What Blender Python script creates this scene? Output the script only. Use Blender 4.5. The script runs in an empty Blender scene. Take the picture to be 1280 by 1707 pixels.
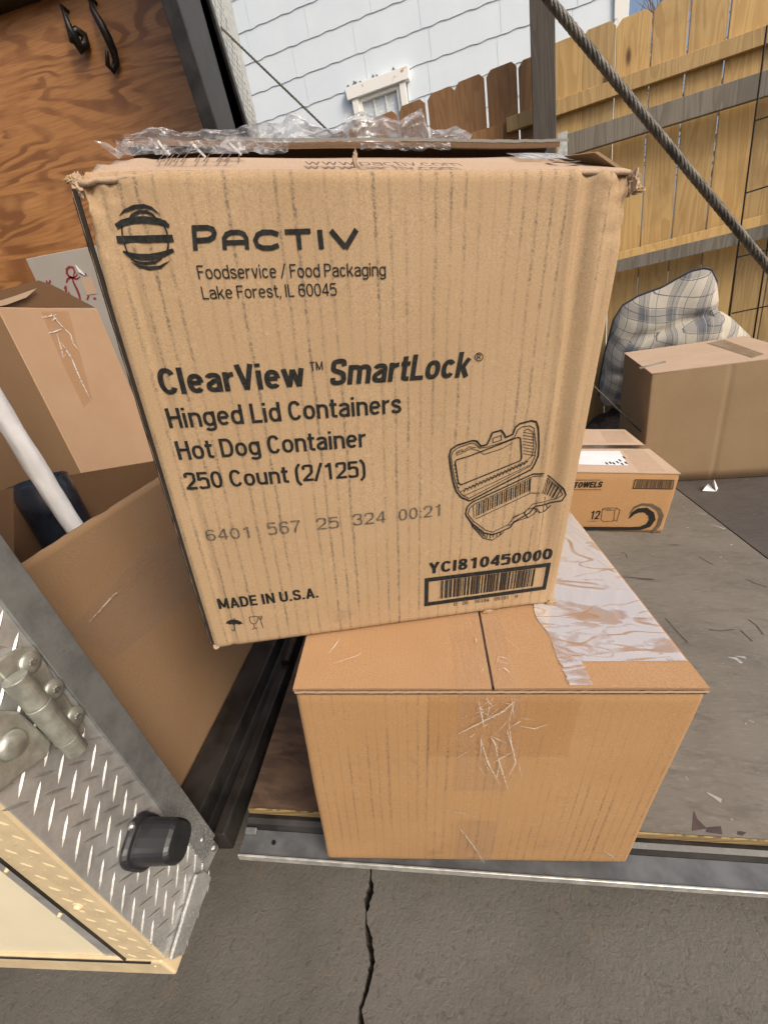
import bpy, bmesh, math, random
import numpy as np
from mathutils import Vector, Matrix, noise
C = bpy.context.scene
COL = C.collection
random.seed(7)
# ------------------------------------------------------------------ camera
FPX = 697.662
CB = np.array([[0.98870279, 0.0, 0.14988926], [0.00643307, 0.99907856, -0.04243395], [-0.14975114, 0.04291882, 0.98779176]])   # ramp frame -> world
CR = np.array([[0.99669315, 0.07356722, -0.03515951], [0.00313374, -0.46717140, -0.88805461], [-0.08119697, 0.88500776, -0.46585708]])
EYE = np.array([0.12855959, -0.03639548, 0.84722621])
axes = (CR @ CB.T)                      # rows: right, down, forward in world
cd = bpy.data.cameras.new('camera'); cam = bpy.data.objects.new('camera', cd); COL.objects.link(cam)
cd.sensor_fit = 'HORIZONTAL'; cd.sensor_width = 36.0; cd.lens = FPX / 1280 * 36.0
cd.clip_start = 0.02; cd.clip_end = 500
cam.matrix_world = Matrix([[axes[0][i], -axes[1][i], -axes[2][i], EYE[i]] for i in range(3)] + [[0, 0, 0, 1]])
C.camera = cam
# ------------------------------------------------------------------ light
SUN_EL, SUN_AZ = math.radians(40), math.radians(132)     # azimuth clockwise from +Y: behind the photographer, to the right
w = bpy.data.worlds.new('World'); C.world = w; w.use_nodes = True
nt = w.node_tree; bg = nt.nodes['Background']
sky = nt.nodes.new('ShaderNodeTexSky'); sky.sky_type = 'NISHITA'; sky.sun_disc = False
sky.sun_elevation = SUN_EL; sky.sun_rotation = SUN_AZ; sky.air_density = 1.0; sky.dust_density = 6.0; sky.ozone_density = 0.6
nt.links.new(sky.outputs[0], bg.inputs[0]); bg.inputs[1].default_value = 0.15
sd = bpy.data.lights.new('sun', 'SUN'); sd.energy = 1.7; sd.angle = math.radians(18); sd.color = (1.0, 0.93, 0.82)
sun = bpy.data.objects.new('sun', sd); COL.objects.link(sun)
sdir = Vector((math.sin(SUN_AZ) * math.cos(SUN_EL), math.cos(SUN_AZ) * math.cos(SUN_EL), math.sin(SUN_EL)))
sun.rotation_euler = sdir.to_track_quat('Z', 'Y').to_euler()
C.view_settings.view_transform = 'Standard'; C.view_settings.look = 'None'; C.view_settings.gamma = 1
C.view_settings.exposure = 0.15
C.render.engine = 'CYCLES'
C.cycles.use_denoising = True
C.cycles.max_bounces = 8; C.cycles.transparent_max_bounces = 24
C.cycles.sample_clamp_indirect = 6
# ------------------------------------------------------------------ geometry of the place
def nrm(v): v = np.array(v, float); return v / np.linalg.norm(v)
def ray(px): return axes.T @ np.array([(px[0] - 640) / FPX, (px[1] - 853.5) / FPX, 1.0])
def hit(px, P, n):
    d = ray(px); n = np.array(n, float); t = ((np.array(P, float) - EYE) @ n) / (d @ n); return EYE + t * d
def hx(px, x): return hit(px, (x, 0, 0), (1, 0, 0))
def hy(px, y): return hit(px, (0, y, 0), (0, 1, 0))
def hz(px, z): return hit(px, (0, 0, z), (0, 0, 1))
def frame(o, cols):
    return Matrix([[cols[0][i], cols[1][i], cols[2][i], o[i]] for i in range(3)] + [[0, 0, 0, 1]])
class Fr:                               # a local frame: o + a,b,n (world)
    def __init__(s, o, a, b, n): s.o, s.a, s.b, s.n = map(lambda q: np.array(q, float), (o, a, b, n))
    def mat(s): return frame(s.o, (s.a, s.b, s.n))
    def loc(s, P): q = np.array(P) - s.o; return np.array([q @ s.a, q @ s.b, q @ s.n])
    def front(s, px, y=0.0): P = hit(px, s.o + s.b * y, s.b); q = s.loc(P); return q[0], q[2]
    def top(s, px, z): P = hit(px, s.o + s.n * z, s.n); q = s.loc(P); return q[0], q[1]
def sub(fr, x, y, z, yaw):
    c, s_ = math.cos(yaw), math.sin(yaw)
    return Fr(fr.o + fr.a * x + fr.b * y + fr.n * z, fr.a * c + fr.b * s_, -fr.a * s_ + fr.b * c, fr.n)
RAMP = Fr((0, 0, 0), CB[:, 0], CB[:, 1], CB[:, 2])
_J = CB @ np.array([1.2, 0, 0]); _v = CB[:, 1]; _n = nrm(np.cross((1, 0, 0), _v))
FLAP = Fr(_J, np.cross(_v, _n), _v, _n)
GROUND = -0.21
# ------------------------------------------------------------------ object helpers
WM = {}
def thing(name, label, cat, M=None, group=None):
    o = bpy.data.objects.new(name, None); COL.objects.link(o); o.empty_display_size = 0.1
    M = M if M is not None else Matrix.Identity(4)
    o.matrix_world = M; WM[o] = M
    o['label'] = label; o['category'] = cat
    if group: o['group'] = group
    return o
def tag(o, label, cat, group=None):
    o['label'] = label; o['category'] = cat
    if group: o['group'] = group
    return o
class MB:
    def __init__(s): s.v = []; s.f = []; s.uv = None
    def add(s, vs, fs):
        k = len(s.v); s.v += [tuple(map(float, q)) for q in vs]; s.f += [tuple(i + k for i in f) for f in fs]; return s
    def box(s, lo, hi): return s.obox(lo, (hi[0] - lo[0], 0, 0), (0, hi[1] - lo[1], 0), (0, 0, hi[2] - lo[2]))
    def obox(s, o, a, b, c):
        o, a, b, c = map(lambda q: np.array(q, float), (o, a, b, c))
        if np.cross(a, b) @ c < 0: a, b = b, a
        vs = [o, o + a, o + a + b, o + b, o + c, o + a + c, o + a + b + c, o + b + c]
        return s.add(vs, [(0, 3, 2, 1), (4, 5, 6, 7), (0, 1, 5, 4), (1, 2, 6, 5), (2, 3, 7, 6), (3, 0, 4, 7)])
    def prism(s, pts, vec):             # polygon extruded along vec
        pts = [np.array(p, float) for p in pts]; vec = np.array(vec, float); n = len(pts)
        nn = sum((np.cross(pts[i], pts[(i + 1) % n]) for i in range(n)), np.zeros(3))
        if nn @ vec > 0: pts = pts[::-1]
        fs = [tuple(range(n)), tuple(range(2 * n - 1, n - 1, -1))] + [(i, i + n, (i + 1) % n + n, (i + 1) % n)[::1] for i in range(n)]
        return s.add(pts + [p + vec for p in pts], fs)
    def tube(s, path, r, seg=8, cap=True):
        path = [np.array(p, float) for p in path]; n = len(path)
        rs = [r] * n if np.isscalar(r) else r
        k = len(s.v); up = None
        for i in range(n):
            t = nrm(path[min(i + 1, n - 1)] - path[max(i - 1, 0)])
            if up is None: up = nrm(np.cross(t, (0.31, 0.52, 0.79)))
            up = nrm(up - (up @ t) * t); w_ = np.cross(t, up)
            for j in range(seg):
                a = 2 * math.pi * j / seg; s.v.append(tuple(path[i] + rs[i] * (math.cos(a) * up + math.sin(a) * w_)))
        for i in range(n - 1):
            for j in range(seg):
                s.f.append((k + i * seg + j, k + i * seg + (j + 1) % seg, k + (i + 1) * seg + (j + 1) % seg, k + (i + 1) * seg + j))
        if cap:
            s.f.append(tuple(k + j for j in range(seg))[::-1]); s.f.append(tuple(k + (n - 1) * seg + j for j in range(seg)))
        return s
    def grid(s, fn, nu, nv, closed=False):
        k = len(s.v)
        for i in range(nu + 1):
            for j in range(nv + 1): s.v.append(tuple(map(float, fn(i / nu, j / nv))))
        for i in range(nu):
            for j in range(nv):
                a = k + i * (nv + 1) + j; s.f.append((a, a + nv + 1, a + nv + 2, a + 1))
        return s
    def stroke(s, pts, w_, mp, closed=False):    # a flat inked line; pts in 2-D, mp maps 2-D to 3-D
        pts = [np.array(p, float) for p in pts]; n = len(pts)
        if n < 2: return s
        k = len(s.v)
        for i in range(n):
            if closed: p0, p1 = pts[(i - 1) % n], pts[(i + 1) % n]
            else: p0, p1 = pts[max(i - 1, 0)], pts[min(i + 1, n - 1)]
            d0 = pts[i] - p0; d1 = p1 - pts[i]
            d0 = d0 / (np.linalg.norm(d0) + 1e-9) ; d1 = d1 / (np.linalg.norm(d1) + 1e-9)
            t = d0 + d1; t /= (np.linalg.norm(t) + 1e-9); nn = np.array([-t[1], t[0]])
            dd = d1 if np.linalg.norm(d1) > .5 else d0
            m = 1 / max(0.5, abs(dd @ t))
            ww = w_ if np.isscalar(w_) else w_[i]
            s.v.append(tuple(mp(*(pts[i] + nn * ww * m / 2)))); s.v.append(tuple(mp(*(pts[i] - nn * ww * m / 2))))
        for i in range(n if closed else n - 1):
            a = k + 2 * i; b = k + 2 * ((i + 1) % n); s.f.append((a, a + 1, b + 1, b))
        return s
    def build(s, name, mat, parent=None, smooth=False, bevel=0, world=False, label=None, solid=0, subsurf=0, recalc=True):
        vs = s.v
        if world and parent is not None:
            root = parent
            while root.parent: root = root.parent
            iv = np.array(WM[root].inverted()); A = np.array(vs); vs = (A @ iv[:3, :3].T + iv[:3, 3]).tolist()
        me = bpy.data.meshes.new(name); me.from_pydata([tuple(q) for q in vs], [], s.f); me.update()
        if recalc:
            bm = bmesh.new(); bm.from_mesh(me); bmesh.ops.recalc_face_normals(bm, faces=bm.faces); bm.to_mesh(me); bm.free()
        me.materials.append(mat)
        if smooth: me.shade_smooth()
        o = bpy.data.objects.new(name, me); COL.objects.link(o)
        if parent is not None: o.parent = parent
        if s.uv is not None:
            l = me.uv_layers.new(name='uv')
            for lp in me.loops: l.data[lp.index].uv = s.uv[lp.vertex_index]
        if solid:
            m = o.modifiers.new('solid', 'SOLIDIFY'); m.thickness = solid; m.offset = 0
        if bevel:
            m = o.modifiers.new('bevel', 'BEVEL'); m.width = bevel; m.segments = 2; m.limit_method = 'ANGLE'; m.angle_limit = math.radians(40)
        if subsurf:
            m = o.modifiers.new('sub', 'SUBSURF'); m.levels = subsurf; m.render_levels = subsurf
        if label: o['label'] = label
        return o
def nz(x, y=0, z=0): return noise.noise(Vector((x, y, z)))
def arc(cx, cy, rx, ry, a0, a1, n=14):
    return [(cx + rx * math.cos(math.radians(a0 + (a1 - a0) * i / n)), cy + ry * math.sin(math.radians(a0 + (a1 - a0) * i / n))) for i in range(n + 1)]
# ------------------------------------------------------------------ materials
class G:
    def __init__(s, name):
        s.m = bpy.data.materials.new(name); s.m.use_nodes = True; s.t = s.m.node_tree; s.b = s.t.nodes['Principled BSDF']
        s.tc = s.t.nodes.new('ShaderNodeTexCoord')
    def n(s, typ, ins=None, **at):
        x = s.t.nodes.new('ShaderNode' + typ)
        for k, v in at.items(): setattr(x, k, v)
        for k, v in (ins or {}).items():
            i = x.inputs[k]
            if isinstance(v, bpy.types.NodeSocket): s.t.links.new(v, i)
            else: i.default_value = v
        return x
    def M(s, op, a, b=None, c=None):
        ins = {0: a}
        if b is not None: ins[1] = b
        if c is not None: ins[2] = c
        return s.n('Math', ins, operation=op).outputs[0]
    def vec(s, scale=(1, 1, 1), rot=(0, 0, 0), src='Object'):
        return s.n('Mapping', {0: s.tc.outputs[src], 'Scale': scale, 'Rotation': rot}).outputs[0]
    def noise(s, vec, scale, detail=3, rough=.5, dist=0): return s.n('TexNoise', {'Vector': vec, 'Scale': scale, 'Detail': detail, 'Roughness': rough, 'Distortion': dist}).outputs[0]
    def ss(s, v, a, b): return s.n('MapRange', {0: v, 1: a, 2: b, 3: 0.0, 4: 1.0}, interpolation_type='SMOOTHSTEP').outputs[0]
    def mix(s, fac, a, b, mode='MIX'):
        x = s.n('Mix', None, data_type='RGBA', blend_type=mode)
        for i, v in ((0, fac), (6, a), (7, b)):
            if isinstance(v, bpy.types.NodeSocket): s.t.links.new(v, x.inputs[i])
            else: x.inputs[i].default_value = v if i == 0 else (*v[:3], 1)
        return x.outputs[2]
    def set(s, **k):
        names = dict(col='Base Color', rough='Roughness', metal='Metallic', spec='Specular IOR Level', coat='Coat Weight', coatr='Coat Roughness', trans='Transmission Weight', alpha='Alpha', nrm='Normal', sheen='Sheen Weight')
        for a, v in k.items():
            i = s.b.inputs[names[a]]
            if isinstance(v, bpy.types.NodeSocket): s.t.links.new(v, i)
            else: i.default_value = (*v, 1) if isinstance(v, tuple) and len(v) == 3 and a == 'col' else v
        return s
    def bump(s, h, strength=.3, dist=.002): 
        s.set(nrm=s.n('Bump', {'Height': h, 'Strength': strength, 'Distance': dist}).outputs[0]); return s
def plain(name, col, rough=.6, metal=0, var=.25, scale=30, bump=.15, spec=.5):
    g = G(name); v = g.vec()
    f = g.noise(v, scale, 5, .6); f2 = g.noise(v, scale * 7, 3)
    c = g.mix(g.ss(f, .3, .7), tuple(x * (1 - var) for x in col), tuple(min(1, x * (1 + var)) for x in col))
    g.set(col=c, metal=metal, spec=spec, rough=g.M('MULTIPLY_ADD', f, .3, rough - .15)); g.bump(g.M('ADD', f, g.M('MULTIPLY', f2, .4)), bump, .002)
    return g.m
def kraft(name, col, dirt=0.0, spacing=.0115, axis=0, rows=0.0, patch=(.35, .62), flute=.25):
    g = G(name); v = g.vec()
    n1 = g.noise(v, 760, 2, .7); n2 = g.noise(v, 7, 4, .6); n3 = g.noise(v, 160, 3, .6)
    c = g.mix(g.ss(n1, .3, .72), tuple(x * .80 for x in col), tuple(x * 1.16 for x in col))
    c = g.mix(g.ss(n2, .3, .7), c, g.mix(.5, c, (col[0] * .86, col[1] * .82, col[2] * .76)))
    c = g.mix(g.M('MULTIPLY', g.ss(n3, .62, .75), .35), c, (col[0] * 1.3, col[1] * 1.35, col[2] * 1.5))
    c = g.mix(g.M('MULTIPLY', g.ss(n1, .36, .26), .5), c, tuple(x * .5 for x in col))
    sp = g.n('SeparateXYZ', {0: v}).outputs
    u = sp[axis]
    wob = g.noise(v, 14, 2)
    def lines(coord, cross, spc, w0, w1, thr):
        q = g.M('ADD', g.M('DIVIDE', coord, spc), g.M('MULTIPLY', wob, .28))
        fr = g.M('ABSOLUTE', g.M('SUBTRACT', g.M('FRACT', q), .5))
        cell = g.M('FLOOR', q)
        ln = g.ss(g.M('ADD', fr, g.M('MULTIPLY', g.M('SUBTRACT', n3, .5), .26)), w1, w0)
        cv = g.n('CombineXYZ', {0: g.M('MULTIPLY', cell, 3.17), 1: g.M('MULTIPLY', cross, 26.0), 2: 0.0}).outputs[0]
        br = g.noise(cv, 1.0, 5, .75)
        cv2 = g.n('CombineXYZ', {0: g.M('MULTIPLY', cell, 7.7), 1: g.M('MULTIPLY', cross, 1.6), 2: 3.0}).outputs[0]
        br2 = g.noise(cv2, 1.0, 2, .6)
        return g.M('MULTIPLY', ln, g.M('MULTIPLY', g.ss(br, thr, thr + .42), g.M('MULTIPLY_ADD', g.ss(br2, .36, .68), .8, .2)))
    if dirt:
        m = lines(u, sp[2], spacing, .0, .19, .24)
        pt = g.ss(g.noise(v, 4.2, 3, .6), patch[0], patch[1])
        grain = g.ss(g.noise(v, 420, 2, .8), .38, .60)
        m = g.M('MULTIPLY', g.M('MULTIPLY', m, g.M('MULTIPLY_ADD', pt, .8, .2)), g.M('MULTIPLY_ADD', grain, .85, .15))
        if rows:
            m2 = lines(sp[2], u, spacing * .8, .02, .13, .45)
            m = g.M('MAXIMUM', m, g.M('MULTIPLY', g.M('MULTIPLY', m2, pt), rows))
        c = g.mix(g.M('MINIMUM', g.M('MULTIPLY', m, dirt), .80), c, (.11, .09, .07))
        sm = g.M('MULTIPLY', g.ss(g.noise(v, 9, 4, .7), .60, .78), .22 * dirt)
        c = g.mix(sm, c, (.10, .085, .07))
    fl = g.M('SINE', g.M('MULTIPLY', u, 2 * math.pi / .0058))
    g.set(col=c, rough=.78, spec=.25)
    g.bump(g.M('ADD', g.M('MULTIPLY', fl, flute), g.M('MULTIPLY', n1, .4)), .16, .0006)
    return g.m
K_TAN = (.46, .285, .135)
m_carton = kraft('kraft_carton', (.415, .29, .172), dirt=1.2, spacing=.0142, patch=(.22, .5))
m_cartop = kraft('kraft_carton_top', (.46, .335, .24))
m_kraftdark = kraft('kraft_inside', (.22, .145, .08))
m_lower = kraft('kraft_lower', (.43, .255, .120), dirt=1.2, spacing=.0135, rows=.9, patch=(.42, .6))
m_lowtop = kraft('kraft_lower_top', (.40, .24, .125))
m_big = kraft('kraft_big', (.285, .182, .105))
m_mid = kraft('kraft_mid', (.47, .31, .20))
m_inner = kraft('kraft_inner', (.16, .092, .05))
m_plainbox = kraft('kraft_plain', (.33, .235, .138))
m_towel = kraft('kraft_towel', (.45, .26, .12))
m_towtop = kraft('kraft_towel_top', (.50, .37, .27))
m_white = kraft('board_white', (.34, .325, .30), flute=.1)
m_ink = plain('ink', (.018, .018, .017), .7, var=.5, scale=300, spec=.2)
m_inkgrey = plain('ink_grey', (.13, .105, .075), .8, var=.5, scale=420, spec=.2)
m_inkbrown = plain('ink_faded', (.12, .085, .065), .8, var=.4, scale=300, spec=.2)
m_red = plain('ink_red', (.20, .02, .02), .7, var=.2)
m_dark = plain('dark_gap', (.02, .014, .01), .9)
m_black = plain('black_steel', (.018, .016, .015), .45, var=.6, scale=14, bump=.5)
m_rubber = plain('rubber', (.014, .015, .018), .42, var=.2, scale=80, bump=.1)
m_paper = plain('paper', (.70, .70, .72), .7, var=.06, scale=18, bump=.6)
m_blue = plain('blue_plastic', (.010, .013, .021), .3, var=.3)
m_zinc = plain('zinc', (.46, .47, .42), .42, metal=.75, var=.18, scale=60, bump=.2)
m_cream = plain('cream_paint', (.80, .72, .52), .45, var=.04, scale=6, bump=.05)
m_suntrim = plain('sun_tinted_metal', (.66, .53, .33), .45, metal=.1, var=.08, scale=40, bump=.015)  # tread metal with the sun's warm yellow put into its colour
m_greyplate = plain('grey_plate', (.115, .118, .122), .45, metal=.2, var=.25, scale=20)
m_alu = plain('bright_edge', (.60, .60, .56), .4, metal=.6, var=.2, scale=50)
m_screw = plain('screw_steel', (.42, .43, .42), .38, metal=.9, var=.25, scale=120)
m_iron = plain('dark_iron', (.02, .017, .015), .4, metal=.5, var=.5, scale=60)
m_rope = plain('wire_rope', (.105, .095, .08), .5, metal=.45, var=.45, scale=160, bump=.3)
m_bark = plain('bark', (.16, .10, .07), .85)
m_house = G('white_siding')
_v = m_house.vec(); _a = m_house.noise(_v, 3, 4, .6); _b = m_house.noise(_v, 60, 3, .6)
m_house.set(col=m_house.mix(m_house.ss(_a, .3, .75), (.64, .72, .79), (.69, .76, .82)), rough=.6); m_house.bump(_b, .15, .003); m_house = m_house.m
m_chip = plain('bare_siding', (.10, .115, .12), .9, var=.5, scale=40)
m_trim = G('worn_white_trim')
_v = m_trim.vec(); _a = m_trim.noise(_v, 11, 5, .7)
m_trim.set(col=m_trim.mix(m_trim.ss(_a, .62, .72), (.80, .80, .77), (.42, .24, .12)), rough=.6); m_trim = m_trim.m
m_blind = plain('blind', (.80, .83, .78), .6, var=.1)
m_glassdark = plain('dim_room', (.10, .12, .12), .8)
def plywood():
    g = G('fir_plywood'); v = g.vec((1, 1, 1))
    v1 = g.vec((.75, 1, 3.4)); base = g.noise(v1, 1.6, 3, .52, .6)
    fr = g.M('FRACT', g.M('MULTIPLY', base, 11)); saw = g.M('MULTIPLY', g.M('MULTIPLY', g.ss(fr, .32, .62), g.ss(fr, 1.0, .88)), g.M('MULTIPLY_ADD', g.ss(g.noise(v, 5, 3), .35, .6), .75, .25))
    fine = g.noise(g.vec((5, 5, 130)), 1.4, 4, .65); big = g.noise(v, 2.2, 2)
    big2 = g.noise(g.vec((.8, 1, 1.6)), 3.0, 3, .6)
    c = g.mix(saw, (.35, .165, .055), (.17, .068, .021))
    c = g.mix(g.ss(big2, .56, .66), c, g.mix(.55, c, (.42, .22, .08)))
    c = g.mix(g.M('MULTIPLY', g.ss(fine, .42, .62), .40), c, (.17, .06, .014))
    c = g.mix(g.M('MULTIPLY', g.ss(big, .55, .75), .4), c, (.12, .042, .012))
    g.set(col=c, rough=.5); g.bump(fine, .2, .001); return g.m
m_ply = plywood()
def pine(name, light, dark, grey=0.0):
    g = G(name); inf = g.n('ObjectInfo').outputs['Random']
    off = g.n('CombineXYZ', {0: g.M('MULTIPLY', inf, 17.0), 1: 0.0, 2: g.M('MULTIPLY', inf, 9.0)}).outputs[0]
    v = g.n('VectorMath', {0: g.tc.outputs['Object'], 1: off}, operation='ADD').outputs[0]
    def mp(sc): return g.n('Mapping', {0: v, 'Scale': sc}).outputs[0]
    wv = g.noise(mp((9, 1, .8)), 1.0, 2, .5, .5); fr = g.M('FRACT', g.M('MULTIPLY', wv, 11)); ring = g.M('MULTIPLY', g.ss(fr, .2, .9), g.ss(fr, 1, .92))
    fine = g.noise(mp((260, 40, 4)), 1.0, 3, .6); blot = g.noise(mp((3, 1, 2)), 1.5, 4, .6)
    kn = g.n('TexVoronoi', {'Vector': mp((7.5, .01, 2.6)), 'Scale': 1.0, 'Randomness': 1.0}, feature='F1'); kd = kn.outputs['Distance']
    pick = g.n('SeparateColor', {0: kn.outputs['Color']}).outputs[0]
    knot = g.M('MULTIPLY', g.ss(kd, .15, .07), g.ss(pick, .60, .64)); halo = g.M('MULTIPLY', g.ss(kd, .34, .10), g.ss(pick, .60, .64))
    c = g.mix(g.M('MULTIPLY', ring, .55), light, dark)
    c = g.mix(g.M('MULTIPLY', g.ss(fine, .45, .7), .35), c, dark)
    c = g.mix(g.M('MULTIPLY', g.ss(blot, .5, .75), .45 + grey), c, tuple(x * .6 for x in dark))
    c = g.mix(g.M('MULTIPLY', halo, .45), c, dark)
    c = g.mix(knot, c, (dark[0] * .25, dark[1] * .2, dark[2] * .2))
    c = g.mix(1.0, c, g.n('CombineColor', {0: g.M('MULTIPLY_ADD', inf, .45, .72), 1: g.M('MULTIPLY_ADD', inf, .38, .76), 2: g.M('MULTIPLY_ADD', inf, .2, .8)}).outputs[0], 'MULTIPLY')
    g.set(col=c, rough=.65); g.bump(g.M('ADD', fine, ring), .25, .0015); return g.m
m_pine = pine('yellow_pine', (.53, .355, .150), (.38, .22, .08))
m_pineshade = pine('shade_brown_pine', (.30, .155, .06), (.19, .085, .03))  # pine with the trailer's shade put into its darker brown
m_greywood = pine('grey_weathered_wood', (.25, .215, .165), (.12, .098, .072))
m_greypost = pine('dark_weathered_post', (.085, .070, .058), (.045, .036, .03))
def deckply(name, base, dark, wear, brownish=False):
    g = G(name); v = g.vec()
    big = g.noise(v, 2.2, 5, .65, .4); gr = g.noise(g.vec((5, 16, 1), (0, 0, .2)), 1.8, 5, .7, .8); fine = g.noise(g.vec((40, 120, 1)), 1.0, 4, .65)
    c = g.mix(g.ss(big, .3, .7), base, tuple(x * .72 for x in base))
    c = g.mix(g.M('MULTIPLY', g.ss(gr, .48, .68), .5), c, dark)
    c = g.mix(g.M('MULTIPLY', g.ss(fine, .5, .7), .3), c, tuple(x * 1.5 for x in base))
    gou = g.ss(g.noise(g.vec((5, 34, 1), (0, 0, .25)), 1.0, 2, .5, .6), .70, .735)
    c = g.mix(g.M('MULTIPLY', gou, .8), c, wear)
    scu = g.ss(g.noise(v, 34, 2, .5, 1.5), .745, .765); c = g.mix(g.M('MULTIPLY', scu, .6), c, (.38, .37, .35))
    if brownish:
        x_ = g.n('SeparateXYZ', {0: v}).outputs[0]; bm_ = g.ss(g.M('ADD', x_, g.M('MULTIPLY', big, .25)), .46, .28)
        c = g.mix(bm_, c, g.mix(g.ss(gr, .35, .65), (.115, .072, .045), (.055, .033, .022)))  # browner and darker towards the trailer end
    g.set(col=c, rough=g.M('MULTIPLY_ADD', gr, .3, .36), spec=.45); g.bump(g.M('SUBTRACT', g.M('ADD', gr, g.M('MULTIPLY', fine, .5)), g.M('MULTIPLY', gou, 2)), .35, .0025); return g.m
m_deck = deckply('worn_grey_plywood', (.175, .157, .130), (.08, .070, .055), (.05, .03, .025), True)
m_flap = deckply('worn_dark_plywood', (.10, .088, .080), (.05, .042, .04), (.02, .015, .015))
def treadmetal(name, col, rough, metal):
    g = G(name); v = g.vec(); a = g.noise(v, 12, 5, .7); b = g.noise(v, 420, 3, .7); c_ = g.noise(v, 55, 4, .6, 1.0)
    c = g.mix(g.ss(a, .35, .7), col, tuple(x * .62 for x in col))
    sp = g.n('SeparateXYZ', {0: v}).outputs
    low = g.M('MULTIPLY', g.ss(b, .5, .66), g.ss(g.M('ADD', sp[2], g.M('MULTIPLY', a, .12)), .34, .16))
    c = g.mix(g.M('MULTIPLY', low, .8), c, (.78, .79, .78))
    c = g.mix(g.M('MULTIPLY', g.ss(c_, .66, .76), .5), c, (.16, .10, .06))
    g.set(col=c, metal=metal, rough=g.M('ADD', g.M('MULTIPLY_ADD', a, .22, rough - .1), g.M('MULTIPLY', low, .2))); g.bump(g.M('ADD', a, g.M('MULTIPLY', b, .15)), .2, .002); return g.m
m_tread = treadmetal('tread_plate', (.64, .645, .64), .42, .70)
m_treadhi = treadmetal('tread_bright', (.70, .70, .69), .38, .85)
m_edge = treadmetal('galvanised_edge', (.35, .37, .375), .5, .75)
def clear(name, gloss, tint=(1, 1, 1), haze=.0, wr=60, strength=.5, dist=.002, rough=.06, hcol=(.8, .82, .86), base=.0):
    g = G(name); t = g.t; out = t.nodes['Material Output']
    v = g.vec((1, 1, 1)); n1 = g.noise(v, wr, 3, .6, .8); n2 = g.noise(g.vec((1, .25, 1), (0, 0, .6)), wr * .45, 3, .7, 1.5)
    cr = g.M('ABSOLUTE', g.M('SUBTRACT', n2, .5))
    bp = g.n('Bump', {'Height': g.M('ADD', g.M('MULTIPLY', n1, .4), g.ss(cr, 0, .10)), 'Strength': strength, 'Distance': dist}).outputs[0]
    tr = g.n('BsdfTransparent', {0: (*tint, 1)}).outputs[0]
    gl = g.n('BsdfGlossy', {'Color': (1, 1, 1, 1), 'Roughness': rough, 'Normal': bp}).outputs[0]
    df = g.n('BsdfDiffuse', {0: (*hcol, 1), 'Normal': bp}).outputs[0]
    fc = g.n('LayerWeight', {'Blend': .5}).outputs['Facing']
    fr = g.M('MULTIPLY_ADD', g.M('POWER', fc, 5.0), .96, .04)
    f = g.n('Math', {0: fr, 1: gloss}, operation='MULTIPLY_ADD'); f.inputs[2].default_value = base
    a = g.n('MixShader', {0: g.M('MULTIPLY', haze, g.M('MULTIPLY_ADD', g.ss(cr, .0, .035), .8, .2)), 1: tr, 2: df}).outputs[0]
    b = g.n('MixShader', {0: g.M('MINIMUM', f.outputs[0], 1.0), 1: a, 2: gl}).outputs[0]
    t.links.new(b, out.inputs[0]); return g.m
m_tape = clear('clear_tape', .5, (.98, .965, .94), .03, 30, .3, .002, .12)
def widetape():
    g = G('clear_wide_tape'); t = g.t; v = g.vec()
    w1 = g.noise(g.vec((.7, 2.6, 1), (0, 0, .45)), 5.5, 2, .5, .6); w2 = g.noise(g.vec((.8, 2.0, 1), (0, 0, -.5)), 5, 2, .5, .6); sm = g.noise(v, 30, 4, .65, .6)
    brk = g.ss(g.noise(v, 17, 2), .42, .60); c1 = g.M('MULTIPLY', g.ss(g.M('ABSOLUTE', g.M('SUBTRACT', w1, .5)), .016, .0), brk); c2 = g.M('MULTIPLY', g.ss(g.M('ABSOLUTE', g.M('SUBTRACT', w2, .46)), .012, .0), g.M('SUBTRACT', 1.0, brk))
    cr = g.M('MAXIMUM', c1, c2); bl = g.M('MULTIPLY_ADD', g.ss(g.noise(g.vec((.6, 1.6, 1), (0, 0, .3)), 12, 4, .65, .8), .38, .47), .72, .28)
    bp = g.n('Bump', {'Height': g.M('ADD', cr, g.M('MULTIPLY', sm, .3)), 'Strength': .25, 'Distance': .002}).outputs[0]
    sky_sheen = g.M('MULTIPLY', bl, g.M('SUBTRACT', 1.0, g.M('MULTIPLY', cr, .85)))     # milky white painted in for the sky's reflection, left out along creases
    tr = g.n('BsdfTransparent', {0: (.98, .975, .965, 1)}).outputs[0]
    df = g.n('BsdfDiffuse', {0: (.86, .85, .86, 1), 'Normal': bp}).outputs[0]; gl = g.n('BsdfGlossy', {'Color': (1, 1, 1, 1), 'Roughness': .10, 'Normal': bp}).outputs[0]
    a_ = g.n('MixShader', {0: g.M('MULTIPLY', sky_sheen, .50), 1: tr, 2: df}).outputs[0]
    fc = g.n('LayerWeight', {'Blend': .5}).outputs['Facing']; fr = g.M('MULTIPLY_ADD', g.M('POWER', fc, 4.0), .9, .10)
    f = g.M('ADD', fr, g.M('MULTIPLY', sky_sheen, .16))
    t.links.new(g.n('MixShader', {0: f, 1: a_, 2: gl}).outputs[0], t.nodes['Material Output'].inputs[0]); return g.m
m_tapewide = widetape()
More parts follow.
